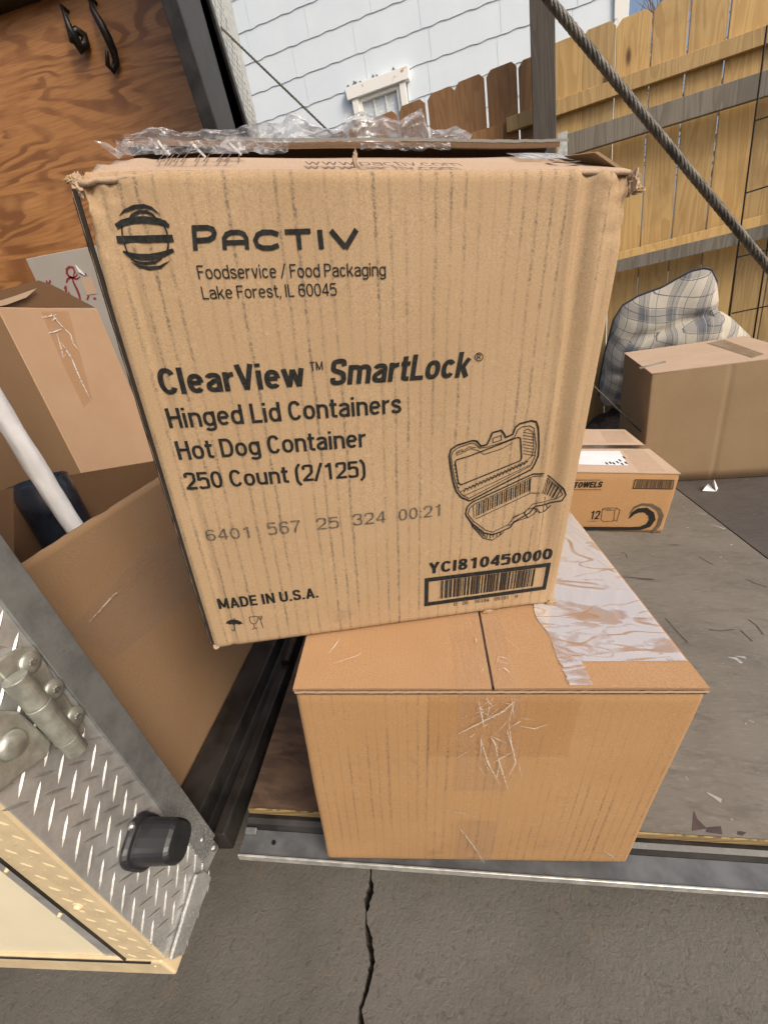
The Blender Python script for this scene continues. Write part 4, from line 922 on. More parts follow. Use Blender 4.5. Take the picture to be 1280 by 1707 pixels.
# handling marks: umbrella, glass and fork
U_ = lambda x, y: (320 + x / 2.909, 850 + y / 2.909)
mb = MB(); dome = [(160, 558), (166, 545), (180, 535), (198, 530), (216, 532), (234, 540), (246, 552), (236, 551), (226, 556), (214, 551), (203, 557), (190, 553), (180, 559), (170, 555)]
vs = [FY(*F(U_(*p))) for p in dome]; mb.add(vs, [tuple(range(len(dome)))])
for pts, wd in (([(203, 523), (203, 530)], 1.2), ([(203, 555), (205, 578), (201, 586), (194, 585), (191, 578)], 1.3)): mb.stroke([F(U_(*p)) for p in pts], wd * .00086, FY)
mb.build('printed_symbol', m_ink, uc, recalc=False)
S = [([U_(*p) for p in pts], .95) for pts in ([(276, 518), (278, 535), (286, 548), (298, 551), (310, 546), (316, 532), (316, 514)], [(276, 518), (316, 514)], [(298, 551), (302, 572)], [(288, 578), (302, 572), (314, 576)], [(322, 513), (324, 526), (330, 530), (337, 525), (338, 512)], [(330, 512), (330, 530)], [(331, 530), (336, 550), (343, 572)])]
inkset('printed_symbol', S)
# printing on the sloping front flap
def fl_pt(p):        # pixel -> (x, j) on the flap plane
    nrm_l = np.array([0, -FZ, FYY]); nw = upf.a * nrm_l[0] + upf.b * nrm_l[1] + upf.n * nrm_l[2]
    P0_ = upf.o + upf.b * .003 + upf.n * (UH - .003); q = upf.loc(hit(p, P0_, nw)); return (q[0], (q[1] - .003) / FYY)
def fl_mp(x, j): q = fflap((x - .004) / (UW - .010), min(1, max(0, j))); return (q[0], q[1] - .0014, q[2] + .0050)
lettering('www.pactiv.com', fl_pt, (509, 287), (773, 289), (512, 279.5), fl_mp, m_inkbrown, uc, w=.13, sp=.10, wide=1.5)
mb = MB()
for pts in [[(272, 265), (400, 266)], [(263, 281), (390, 281)]] + [[(x, 265.5), (x - 10, 281)] for x in (272, 283, 290, 300, 312, 335, 350, 372, 385)] + [[(394, 271), (404, 271)], [(399, 267), (397, 276)]]:
    q = [fl_pt(p) for p in pts]; 
    (xa, ja), (xb, jb) = q; wv = abs(xb - xa) < .02
    if wv: mb.add([fl_mp(xa - .0006, ja), fl_mp(xa + .0006, ja), fl_mp(xb + .0006, jb), fl_mp(xb - .0006, jb)], [(0, 1, 2, 3)])
    else: mb.add([fl_mp(xa, ja - .012), fl_mp(xa, ja + .012), fl_mp(xb, jb + .012), fl_mp(xb, jb - .012)], [(0, 1, 2, 3)])
mb.build('printed_table', m_inkbrown, uc, recalc=False)
mb = MB(); cx, cj = fl_pt((940, 276))
for a0 in (20, 140, 260):
    pts = arc(cx, cj, .016, .16, a0, a0 + 85, 8); mb.add([fl_mp(*p) for p in pts] + [fl_mp(cx + (p[0] - cx) * .65, cj + (p[1] - cj) * .65) for p in pts], [(i, i + 1, i + 10, i + 9) for i in range(8)])
mb.build('printed_symbol', m_inkbrown, uc, recalc=False)
# torn paper fibre at the middle of the flap edge
scrap('torn_paper', uc, (F((597, 275))[0], .02, UH + .006), .004, m_cartop, 31, (.5, .6, 2.6))
# torn clear film standing on the top
prof = [(200, 226), (250, 208), (300, 222), (330, 214), (380, 214), (430, 208), (470, 204), (480, 186), (497, 190), (520, 205), (545, 212), (568, 214), (578, 194), (600, 184), (640, 188), (662, 204), (690, 186), (703, 178), (708, 196), (704, 208), (740, 218), (756, 212), (784, 226)]
def filmh(px): return float(np.interp(px, [p[0] for p in prof], [p[1] for p in prof]))
YF = .152
def film(i, j, ph):
    px = 205 + 580 * i; tp_ = filmh(px); py = 243 + (tp_ - 243) * j
    s_, t_ = upf.front((px, py), YF)
    y = YF + .012 * nz(px * .02 + ph, j * 2.2, ph) * (.3 + j) + .007 * nz(px * .06 + ph, j * 5, 4 + ph) + .02 * j * (ph > 3)
    return (s_, y, t_)
MB().grid(lambda i, j: film(i, j, 0), 170, 20).build('torn_film', m_film, uc, smooth=False)
def drape(i, j):       # film hanging over the dark opening and the left end of the front flap
    px = 190 + 290 * i; top = 232 + 6 * nz(i * 6, 1); bot = 258 + 10 * nz(i * 5, 7) - 6 * i
    s_, t_ = upf.front((px, top + (bot - top) * j), .098 + .02 * (1 - j)); return (s_, .098 + .02 * (1 - j) + .008 * nz(i * 22, j * 2, 3), t_)
MB().grid(drape, 80, 12).build('torn_film', filmmat('loose_film', .06), uc, smooth=False)
def drape2(i, j):
    px = 600 + 150 * i; top = 238; bot = 250 + 7 * nz(i * 7, 3)
    s_, t_ = upf.front((px, top + (bot - top) * j), .138); return (s_, .136 + .004 * nz(i * 18, j * 2), t_)
MB().grid(drape2, 40, 6).build('torn_film', filmmat('fringe_film', .06), uc)
tipq = [upf.front(p, .03) for p in ((153, 233), (172, 234), (196, 250), (183, 255))]
MB().add([(s_, .03 + .006 * k, t_) for k, (s_, t_) in enumerate(tipq)], [(0, 1, 2, 3)]).build('tape_end', m_film, uc)
for seg in (((262, 234), (272, 248), (283, 258)), ((318, 236), (330, 250), (342, 262)), ((378, 234), (392, 248), (402, 258)), ((396, 238), (404, 250))):
    q = [upf.front(p, .094) for p in seg]; MB().stroke(q, .0022, lambda s_, t_: (s_, .093, t_)).build('tape_crease_glint', m_creaseglint, uc)
tq = [upf.front(p, .06) for p in ((372, 215), (386, 214), (414, 255), (350, 256))]
MB().add([(s_, .06 + .02 * (k < 2), t_) for k, (s_, t_) in enumerate(tq)], [(0, 1, 2, 3)]).build('tape_end', filmmat('stiff_tape', .10), uc)
# tape laid on the flap, right
tx0, tj0 = fl_pt((835, 264)); tx1, tj1 = fl_pt((985, 270))
MB().grid(lambda i, j: fl_mp(tx0 + (UW - .03 - tx0) * i, .62 + .36 * j), 16, 4).build('flap_tape', clear('flap_tape', 3.4, (.95, .95, .95), .3, 30, .3, .002, .2), uc)
# -- towel carton
TH = .248
tw = sub(RAMP, .934 - .46 * math.cos(-.06), 1.461 - .46 * math.sin(-.06), .0008, -.06); TW, TD = .46, .54
tc_ = thing('towel_carton', 'low towel carton with a black swoosh and barcode, on the ramp behind the sealed carton', 'carton', tw.mat())
carton_body(tw, TW, TD, TH - .003, lambda s, t: .002 * math.sin(math.pi * t / TH), 20, 16).build('carton_body', m_towel, tc_, smooth=True)
MB().box((-.001, .0, TH - .0035), (TW + .001, TD * .49, TH)).build('top_flap', m_towtop, tc_)
MB().box((-.001, TD * .495, TH - .0035), (TW + .001, TD, TH)).build('top_flap', m_towtop, tc_)
TF = lambda p: tw.front(p); TM_ = lambda s, t: (s, -.0032 if 0 < t < TH else -.001, t)
lettering('TOWELS', TF, (956, 812.6), (1003, 811.6), (956, 803), TM_, m_ink, tc_, w=.19, sp=.09, shear=.1)
mb = MB()
for y in (799.5, 815.5): mb.stroke([TF((940, y)), TF((1003, y))], .0016, TM_)
mb.build('printed_rule', m_ink, tc_)
lettering('12', TF, (983.5, 865), (998.5, 864.6), (983.5, 851), TM_, m_ink, tc_, w=.15)
mb = MB(); mb.stroke([TF((980, 868)), TF((998, 868))], .001, TM_); mb.build('printed_rule', m_ink, tc_)
V = lambda x, y: TF((900 + x / 3.221, 400 + y / 3.221))
mb = MB()
for pts in ([(338, 1443), (330, 1500), (345, 1510), (395, 1508), (400, 1500), (415, 1508), (432, 1448), (415, 1437), (350, 1437), (338, 1443)], [(338, 1443), (365, 1450), (405, 1448), (415, 1440)], [(405, 1448), (398, 1502)], [(360, 1443), (385, 1443)]): mb.stroke([V(*p) for p in pts], .0016, TM_)
mb.build('printed_roll', m_ink, tc_)
mb = MB(); out_ = [(205, 1546), (480, 1548), (540, 1546), (585, 1530), (606, 1500), (600, 1470), (570, 1448), (530, 1450), (500, 1468), (482, 1492)]
ws = [.014, .0145, .0155, .019, .021, .021, .020, .018, .013, .003]
mb.stroke([V(*p) for p in out_], ws, TM_); mb.build('printed_swoosh', m_ink, tc_)
mb = MB(); mb.stroke([V(*p) for p in [(484, 1468), (510, 1434), (550, 1418), (600, 1422), (640, 1446), (655, 1480), (640, 1530), (610, 1568)]], [.002, .008, .010, .013, .015, .015, .013, .010], lambda s, t: (s, -.0028, t)); mb.build('printed_swoosh', plain('ink_halftone', (.10, .075, .05), .8), tc_)
barcode(tuple((900 + x / 3.221, 400 + y / 3.221) for x, y in ((513, 1283), (724, 1286), (716, 1337), (500, 1333))), .02, .08, (.06, .94), .12, .9, TF, TM_, tc_, m_ink, 11)
TT = lambda p: tw.top(p, TH)
lq = [TT(p) for p in ((960, 752), (1034, 752), (1048, 776), (950, 774))]
MB().prism([(x, y, TH + .0006) for x, y in lq], (0, 0, .0006)).build('paper_label', m_paper, tc_)
for q4, mt in ((((1038, 750), (1072, 748), (1112, 786), (1066, 787)), m_tape), (((960, 742), (1080, 742), (1084, 748), (960, 748)), clear('shiny_tape', 5, (1, 1, 1), .3, 10, .1, .001, .2)), (((1000, 718), (1040, 718), (1062, 738), (1012, 738)), m_tape)):
    MB().add([(*TT(p), TH + .001) for p in q4], [(0, 1, 2, 3)]).build('tape', mt, tc_)
mb = MB(); 
for k, (x, y) in enumerate(((1030, 771), (1034, 768), (1038, 774), (1041, 763), (1044, 772), (1012, 773), (1018, 772), (1024, 773))): a = TT((x, y)); mb.box((a[0] - .003, a[1] - .01, TH + .0014), (a[0] + .004, a[1] + .012, TH + .0018))
mb.build('printed_scribble', m_ink, tc_)
# -- plain carton on the flap
pc = sub(FLAP, -.1108, 1.9731, .003, -.1931); PW, PD, PH = .5366, .5482, .5265
pcT = thing('plain_carton', 'large unmarked carton on the ramp flap in front of the plaid cushion', 'carton', pc.mat())
carton_body(pc, PW, PD, PH - .003, lambda s, t: .004 * math.sin(math.pi * s / PW) - .0035 * math.exp(-((s - .29) / .006) ** 2), 60, 10).build('carton_body', m_plainbox, pcT, smooth=True)
MB().box((-.001, 0, PH - .0035), (PW + .001, PD * .5 - .001, PH)).build('top_flap', m_towtop, pcT)
MB().box((-.001, PD * .5 + .001, PH - .0035), (PW + .001, PD, PH)).build('top_flap', m_towtop, pcT)
PT = lambda p: pc.top(p, PH)
MB().prism([(*PT(p), PH + .0006) for p in ((1180, 572), (1208, 566), (1275, 590), (1255, 596))], (0, 0, .0006)).build('tape', plain('brown_tape', (.26, .19, .13), .35, spec=.6), pcT)
MB().add([(*PT(p), PH + .0008) for p in ((1066, 612), (1110, 601), (1112, 604), (1068, 615))], [(0, 1, 2, 3)]).build('tape', clear('shiny_tape2', 5, (1, 1, 1), .4, 30, .3, .001, .2), pcT)
# -- big open carton in the trailer
XB = -.48; BZ = float(hx((30, 942), XB)[2]); BY0, BY1 = .375, .965
bc_ = thing('open_carton', 'big open carton just inside the trailer door, holding a paper roll and dark plastic sheet', 'carton', Matrix.Translation((XB, BY0, ZF)))
def slab(nm, lo_, hi_, mat, par, **k): return MB().box(lo_, hi_).build(nm, mat, par, world=True, **k)
DX = .47
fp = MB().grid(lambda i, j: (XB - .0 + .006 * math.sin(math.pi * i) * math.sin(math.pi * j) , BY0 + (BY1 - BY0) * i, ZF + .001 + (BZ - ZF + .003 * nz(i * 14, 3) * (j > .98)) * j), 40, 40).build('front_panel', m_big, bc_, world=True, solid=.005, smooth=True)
slab('side_panel', (XB - DX, BY1, ZF + .001), (XB - .004, BY1 + .005, BZ - .004), m_inner, bc_)
slab('side_panel', (XB - DX, BY0 - .005, ZF + .001), (XB - .004, BY0, BZ - .01), m_inner, bc_)
slab('back_panel', (XB - DX - .005, BY0 - .005, ZF + .001), (XB - DX, BY1 + .005, BZ - .002), m_inner, bc_)
slab('bottom_panel', (XB - DX, BY0, ZF + .001), (XB - .004, BY1, ZF + .006), m_inner, bc_)
MB().add([hx(p, XB + .009) for p in ((112, 1052), (240, 912), (300, 900), (330, 985), (190, 1098))], [(0, 1, 2, 3, 4)]).build('tape', clear('old_tape', 1.2, (.97, .95, .93), .04, 60, .2, .001, .25), bc_, world=True)
mb = MB(); 
for seg in (((146, 1038), (170, 1012), (185, 995), (197, 986)), ((182, 1000), (192, 988))): mb.stroke([hx(p, XB + .0115)[1:] for p in seg], [.0006, .0028, .0028, .0006][:len(seg)], lambda y, z: (XB + .0115, y, z))
mb.build('tape_crease_glint', m_creaseglint, bc_, world=True)
mb = MB().prism([hx(p, XB - .3) for p in ((-30, 830), (20, 812), (22, 960), (-30, 990))], (-.004, 0, 0)); mb.build('inner_flap', m_inner, bc_, world=True)
# dark plastic sheet roll and white paper roll standing in it
cx, cy_, cz = hx((62, 800), -.80); rr = .058
pts = [(cx + rr * math.cos(a) * (1 - .08 * a / 6), cy_ + rr * math.sin(a) * (1 - .08 * a / 6)) for a in np.linspace(-2.9, 3.6, 46)]
mb = MB().grid(lambda i, j: (*pts[int(round(i * 45))], ZF + .009 + (cz - ZF - .01 + .004 * nz(i * 8)) * j), 45, 8)
tag(mb.build('plastic_roll', m_blue, None, smooth=True, solid=.002), 'dark blue plastic sheet rolled up inside the big open carton', 'plastic roll')
Pm0, Pm1 = hx((-2, 684), -.74), hx((126, 884), -.74); dd = nrm(Pm1 - Pm0)
A = Pm0 - dd * .35; Bq = Pm0 + dd * ((Pm0[2] - ZF - .012) / -dd[2]) if dd[2] < 0 else Pm1
n = 60; pr = thing('paper_roll', 'long white paper roll leaning out of the big open carton', 'paper roll', Matrix.Translation(Bq))
L_ = np.linalg.norm(Bq - A); e1 = nrm(np.cross(dd, (0, 1, 0))); e2 = np.cross(dd, e1)
def roll(i, j):
    a = 2 * math.pi * i * 1.06; r = .0190 + .0012 * i * 6.28 / 6 + .0022 * nz(math.cos(a) * 1.5, math.sin(a) * 1.5, j * 9) + .0012 * nz(a * 2, j * 30)
    return A + dd * L_ * j + r * (math.cos(a + 2.4) * e1 + math.sin(a + 2.4) * e2)
MB().grid(roll, 40, 90).build('paper_sheet', m_paper, pr, world=True, smooth=True, solid=.0008)
MB().tube([A + dd * .01, Bq - dd * .01], .0155, 16).build('core', m_paper, pr, world=True)
# -- tall carton deeper in the trailer
XM = -1.0; m0, m1 = hx((0, 518), XM), hx((157, 514), XM); MZ = float(m1[2]); MY0, MY1 = 1.14, 1.53
mc = thing('tall_carton', 'tall carton with torn tape on its face and raised dark flap, deep inside the trailer', 'carton', Matrix.Translation((XM, MY0, ZF)))
slab('front_panel', (XM - .005, MY0, ZF + .001), (XM, MY1, MZ), m_mid, mc, bevel=.003)
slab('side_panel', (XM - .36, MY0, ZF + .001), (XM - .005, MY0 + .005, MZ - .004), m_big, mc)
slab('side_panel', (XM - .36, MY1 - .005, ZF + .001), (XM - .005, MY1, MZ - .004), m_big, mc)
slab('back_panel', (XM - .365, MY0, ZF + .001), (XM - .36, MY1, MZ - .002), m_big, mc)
MB().prism([hx(p, XM - .02) for p in ((-20, 512), (-20, 488), (62, 467), (84, 474), (156, 512))], (-.006, 0, 0)).build('top_flap', m_inner, mc, world=True)
MB().prism([hx(p, XM - .012) for p in ((-20, 514), (-20, 506), (20, 494), (57, 481), (40, 496), (8, 508))], (.004, 0, 0)).build('top_flap', m_cartop, mc, world=True)
MB().add([hx(p, XM + .0012) for p in ((66, 519), (112, 518), (152, 665), (138, 680), (100, 600))], [(0, 1, 2, 3, 4)]).build('tape', clear('face_tape', .8, (.97, .94, .90), .0, 40, .3, .001, .25), mc, world=True)
mb = MB()
for seg in (((86, 526), (96, 538), (108, 550), (116, 558), (120, 572), (128, 583)), ((93, 555), (97, 570), (102, 588), (103, 596)), ((78, 555), (90, 552), (101, 548)), ((100, 570), (110, 586), (118, 598), (126, 618), (134, 636), (140, 648), (150, 668)), ((68, 529), (80, 527), (92, 524)), ((82, 522), (90, 530), (86, 534)), ((108, 590), (104, 596))):
    mb.stroke([hx(p, XM + .003)[1:] for p in seg], [.001] + [.0028 + .003 * random.random() for _ in seg[2:]] + [.001], lambda y, z: (XM + .003, y, z))
mb.build('tape_crease_glint', clear('torn_tape', 3, (1, 1, 1), .8, 50, .3, .001, .15, (.9, .9, .9)), mc, world=True)  # white strokes paint the reflections along the tape's creases
# -- white carton against the wall
YW = 1.80; w0, w1 = hy((40, 431), YW), hy((165, 407), YW)
wc = thing('white_carton', 'grey white carton with a red script mark, against the plywood wall', 'carton', Matrix.Translation((w0[0], YW, ZF)))
zt = (w0[2] + w1[2]) / 2
rect = [w0, w1 + (w1 - w0) * .6, (w1 + (w1 - w0) * .6) * (1, 1, 0) + (.0, 0, ZF + .001), (w0[0] + .0, YW, ZF + .001)]
MB().prism(rect, (0, .17, 0)).build('carton_body', m_white, wc, world=True, bevel=.003)
mb = MB(); W_ = lambda x, y: hy((x / 4.923, 400 + y / 4.923), YW - .001)
for pts, wd in (([(590, 300), (605, 260), (590, 225), (560, 220), (538, 240), (540, 275), (560, 300), (590, 310), (620, 290), (625, 270)], [0.0024, 0.0072, 0.0080, 0.0088, 0.0096, 0.0096, 0.0088, 0.0072, 0.0048, 0.0024]), ([(535, 350), (545, 320), (570, 305), (620, 320), (650, 300)], [0.0064, 0.0080, 0.0080, 0.0064, 0.0032]), ([(580, 310), (600, 360), (625, 410), (640, 450), (650, 490)], [0.0064, 0.0088, 0.0104, 0.0104, 0.0080]), ([(530, 375), (528, 400), (535, 425)], [0.0080, 0.0112, 0.0080]), ([(550, 425), (565, 445)], .006), ([(690, 270), (700, 295)], .006), ([(720, 455), (705, 490)], .007), ([(765, 470), (772, 490)], .012)):
    P = [W_(*p) for p in pts]; mb.stroke([(p[0], p[2]) for p in P], wd, lambda x, z: (x, YW - .001, z))
mb.build('printed_mark', m_red, wc, world=True)
mb = MB()
for pts in ([(370, 330), (378, 352), (392, 356), (402, 340), (396, 326)], [(372, 350), (390, 368), (410, 374), (412, 388)]): mb.stroke([(lambda p: (p[0], p[2]))(W_(*q)) for q in pts], .007, lambda x, z: (x, YW - .001, z))
mb.build('printed_mark', m_red, wc, world=True)
MB().prism([W_(*p) for p in ((655, 312), (745, 300), (785, 440), (700, 450))], (0, -.0008, 0)).build('torn_patch', m_cartop, wc, world=True)
MB().prism([W_(*p) for p in ((612, 205), (690, 290), (640, 262))], (0, -.003, 0)).build('torn_tape', m_paper, wc, world=True)
# ------------------------------------------------------------------ white scrap on the flap
q = hit((1186, 814), FLAP.o, FLAP.n)
mb = MB(); sp_ = [(1172, 818), (1182, 806), (1188, 812), (1192, 799), (1202, 822), (1196, 826), (1184, 820)]
top = [hit(p, q + FLAP.b * (.02 * (k % 3 - 1)), (0, 1, 0)) for k, p in enumerate(sp_)]; cc_ = np.mean(top, 0) - np.array([0, .03, .0])
mb.add(top + [cc_], [(i, (i + 1) % 7, 7) for i in range(7)])
tag(mb.build('paper_scrap', m_paper, None, solid=.001), 'small crumpled white paper scrap lying on the ramp flap', 'scrap')
# ------------------------------------------------------------------ plaid cushion
FTH = math.radians(-14.2); FD = np.array([math.cos(FTH), math.sin(FTH), 0]); FN = np.array([math.sin(FTH), -math.cos(FTH), 0])   # FN points to the viewer
FP = np.array([1.3, 3.06, 0]); CP = FP + FN * .20
def cpt(p): P = hit(p, CP, FN); return (P - CP) @ FD, P[2]
tops = [cpt(p) for p in ((1000, 660), (999, 640), (1008, 592), (1023, 533), (1039, 508), (1066, 492), (1105, 478), (1131, 463), (1153, 451), (1175, 446), (1187, 449), (1196, 468), (1195, 490), (1190, 511), (1214, 528), (1240, 552), (1262, 578), (1300, 620))]
bz = float(cpt((1015, 676))[1]) - .03
cu = thing('plaid_cushion', 'blue and cream plaid cushion propped against the fence behind the plain carton', 'cushion', frame(CP + np.array([0, 0, bz]), (FD, -FN, np.array([0, 0, 1.0]))))
tx = np.array([t_[0] for t_ in tops]); tz = np.array([t_[1] for t_ in tops]); NU, NV = 70, 40
cum = np.concatenate([[0], np.cumsum(np.hypot(np.diff(tx), np.diff(tz)))]); cum /= cum[-1]
FA, FB = cpt((1193, 514)), cpt((1085, 552))
def cush(i, j, side):
    ex, ez = np.interp(i, cum, tx), np.interp(i, cum, tz)
    b0 = np.array([tops[0][0] + .03 + (tops[-1][0] - tops[0][0] - .04) * i, bz + .03 - .10 * math.sin(math.pi * i)])
    x = b0[0] + (ex - b0[0]) * j; z = b0[1] + (ez - b0[1]) * j
    pu = (math.sin(math.pi * min(1, max(0, i))) ** .45) * (1 - j ** 5) ** .8 * min(1, j * 5 + .15)
    th = .115 * pu + .016 * nz(x * 7, z * 7, side) * pu + .014 * abs(nz(x * 5 + z * 9, 2.0, side)) * pu
    (fx_, fz_), (gx_, gz_) = FA, FB; e = (z - fz_) - (x - fx_) * (gz_ - fz_) / (gx_ - fx_) - .03 * nz(x * 6, 3)
    wgt = max(0, min(1, (x - gx_ + .25) * 3)); fold = wgt * (.050 * math.exp(-(e / .022) ** 2) - .060 / (1 + math.exp(e / .02)) * min(1, j * 2)) * min(1, (1 - i) * 6) + .012 * math.exp(-((e + .16 + .05 * nz(x * 5, 1)) / .018) ** 2)
    return (x, -(th - fold) * side, z - bz)
mb = MB().grid(lambda i, j: cush(i, j, 1), NU, NV); mb.uv = [(v[0] - .22 * v[2] + .05 * nz(v[0] * 4, v[2] * 4), v[2] + .12 * v[0] + .05 * nz(v[0] * 3, v[2] * 3, 5) - v[1] * .8) for v in mb.v]
cf = mb.build('cushion_front', m_plaid, cu, smooth=True)
mb = MB().grid(lambda i, j: cush(i, j, -1), NU, NV); mb.build('cushion_back', m_piping, cu, smooth=True)
MB().tube([(x, -.004, z - bz) for x, z in tops], .0055, 8).build('piping', m_piping, cu, smooth=True)
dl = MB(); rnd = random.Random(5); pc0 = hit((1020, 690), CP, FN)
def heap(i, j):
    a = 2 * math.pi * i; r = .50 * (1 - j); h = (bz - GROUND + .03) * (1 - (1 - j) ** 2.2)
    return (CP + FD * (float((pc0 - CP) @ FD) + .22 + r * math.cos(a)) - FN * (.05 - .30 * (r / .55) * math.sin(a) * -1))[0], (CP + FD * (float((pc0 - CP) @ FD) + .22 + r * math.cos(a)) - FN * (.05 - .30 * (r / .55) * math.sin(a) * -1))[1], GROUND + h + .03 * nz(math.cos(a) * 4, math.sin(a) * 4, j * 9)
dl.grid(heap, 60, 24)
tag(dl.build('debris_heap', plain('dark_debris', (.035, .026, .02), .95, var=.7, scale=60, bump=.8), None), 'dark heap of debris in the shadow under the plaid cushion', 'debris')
# ------------------------------------------------------------------ fence
fe = thing('wooden_fence', 'dog eared pine fence with rails and a weathered post, behind the ramp', 'fence', frame(FP * (1, 1, 0) + np.array([0, 0, GROUND]), (FD, -FN, np.array([0, 0, 1.0]))))
def fpt(p, off=0.0): P = hit(p, FP + FN * off, FN); return (P - FP) @ FD, P[2] - GROUND
gaps = [fpt(p)[0] for p in ((711, 185), (759, 180), (810, 160), (863, 140))]
g2 = [fpt(p)[0] for p in ((970, 140), (1027, 140), (1085.5, 140), (1144, 140))]
pitch = (g2[-1] - g2[0]) / 3; pl_ = (gaps[-1] - gaps[0]) / 3
edges = [gaps[0] - pl_ * k for k in range(6, 0, -1)] + gaps + [(gaps[-1] + g2[0]) / 2] + g2 + [g2[-1] + pitch * k for k in range(1, 8)]
HP = fpt((1100, 4))[1]
def picket_mesh(wd, mat, H):
    c = .026; pts = [(-wd / 2, 0, 0), (wd / 2, 0, 0), (wd / 2, 0, H - c), (wd / 2 - c, 0, H), (-wd / 2 + c, 0, H), (-wd / 2, 0, H - c)]
    return MB().prism(pts, (0, .016, 0))
protos = {}
for k in range(len(edges) - 1):
    a, b = edges[k], edges[k + 1]; wd = round(b - a - (.010 if k < 9 else .007), 3)
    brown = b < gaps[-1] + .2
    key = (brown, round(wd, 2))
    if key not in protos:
        o = picket_mesh(wd, None, HP).build('picket', m_pineshade if brown else m_pine, fe, bevel=.0015); protos[key] = o
        if brown: o['label'] = 'brown picket with shade painted in'
    else:
        o = protos[key].copy(); COL.objects.link(o); o.parent = fe
    o.location = ((a + b) / 2, .0005 * (k % 3), random.uniform(-.012, .012) if k else 0); o.rotation_euler = (0, random.uniform(-.004, .004), 0)
def rail(nm, pA, pB, pC, off, dep, mat, x0, x1, top_px=None):
    (xa, za), (xb, zb), (xc, zc) = fpt(pA, off), fpt(pB, off), fpt(pC, off)
    sl = (zb - za) / (xb - xa); h = za + sl * (xc - xa) - zc
    z0 = za + sl * (x0 - xa); z1 = za + sl * (x1 - xa)
    mb = MB().prism([(x0, -off, z0), (x1, -off, z1), (x1, -off, z1 - h), (x0, -off, z0 - h)], (0, dep, 0)); return mb.build(nm, mat, fe, bevel=.002)
xl = fpt((820, 200))[0]
rail('rail', (928, 165.6), (1280, 40.6), (928, 192), .036, .0355, m_pine, fpt((845, 200))[0], edges[-1])
rail('rail', (752, 232), (826, 208), (752, 262), .036, .0355, m_pineshade, edges[0], fpt((838, 200))[0])
rail('rail', (945.6, 222.5), (1280, 115.6), (947, 259), .10, .034, m_greywood, fpt((940, 230), .10)[0], edges[-1] - .05)['label'] = 'weathered grey rail'
# lower rail: yellow pine board over a grey board
rail('rail', (1041.6, 430), (1280, 373), (1041.6, 451), .125, .034, m_greywood, -.6, edges[-1])['label'] = 'weathered grey rail'
rail('rail', (1048, 416), (1280, 356), (1048, 434), .122, .06, m_pine, -.6, edges[-1])
po = [fpt(p, .19)[0] for p in ((883, 60), (926, 60))]; p1 = [fpt(p, .19)[0] for p in ((890, 230), (928, 230))]
pxc = (po[0] + po[1] + p1[0] + p1[1]) / 4; pwd = ((po[1] - po[0]) + (p1[1] - p1[0])) / 2
MB().box((pxc - pwd / 2, -.19, -.3), (pxc + pwd / 2, -.19 + pwd * .9, 3.1)).build('post', m_greypost, fe, bevel=.004)
bx0, bz0 = fpt((930, 222), .105); bx1, bz1 = fpt((946, 262), .105)
MB().box((bx0, -.107, bz1), (bx1, -.1035, bz0)).build('bracket', m_alu, fe, bevel=.001)
# ------------------------------------------------------------------ wire panel in front of the fence
wpn = thing('wire_panel', 'thin dark wire grid panel leaning in front of the fence at the right', 'wire panel', frame(FP * (1, 1, 0) + FN * .14 + np.array([0, 0, GROUND]), (FD, -FN, np.array([0, 0, 1.0]))))
def gpt(p): x, z = fpt(p, .14); return np.array([x, 0, z])
mb = MB(); A, Bq = gpt((1278, 65)), gpt((1216, 540)); dv = nrm(Bq - A); Bq = A + dv * (A[2] / -dv[2]) if dv[2] < 0 else Bq
c0, c1 = gpt((1280, 430)), gpt((1259, 557)); gapx = c1[0] - gpt((1214, 557))[0]
for k in range(5): mb.tube([A + (gapx * k, .003, 0) - dv * .05, Bq + (gapx * k, .003, 0)], .0042, 6)
for pa, pb_ in (((1261, 200), (1280, 194)), ((1245, 321), (1280, 310)), ((1232, 428), (1280, 416)), ((1221, 522), (1280, 510))):
    a, b = gpt(pa), gpt(pb_); mb.tube([a, a + (b - a) / (b[0] - a[0]) * gapx * 4.2], .0036, 6)
mb.build('wire_grid', m_iron, wpn)
# ------------------------------------------------------------------ house
HTH = math.radians(-8); HD = np.array([math.cos(HTH), math.sin(HTH), 0]); HN = np.array([math.sin(HTH), -math.cos(HTH), 0])
HP0 = np.array([1.0, 5.2, 0.0])
ho = thing('white_house', 'white house clad in wavy edged shingle siding with a small window, beyond the fence', 'house', frame(HP0 + np.array([0, 0, GROUND]), (HD, -HN, np.array([0, 0, 1.0]))))
def hpt(p, off=0.0): P = hit(p, HP0 + HN * off, HN); return (P - HP0) @ HD, P[2] - GROUND
zc = [hpt(p)[1] for p in ((395, 57), (409, 110), (425, 156), (445, 200))]; CH = (zc[0] - zc[3]) / 3; Z0 = zc[3]
xR = hpt((1044, 15))[0]; xL = -6.0; HH = 8.0  # height raised so the unseen upper wall whitens the tape's reflection
ww = [hpt(p) for p in ((578, 150), (680, 110))]; wxa, wxb = ww[0][0] + .10, ww[1][0] - .10; wzt = (ww[0][1] + ww[1][1]) / 2 - .10; wzb = wzt - .95
MB().box((xL, .012, 0), (xR, 5.0, HH)).build('wall', m_house, ho)
sd_ = MB(); rnd = random.Random(4); k0 = int(-Z0 / CH) - 0
cour = 0; z = Z0 - CH * int(Z0 / CH)
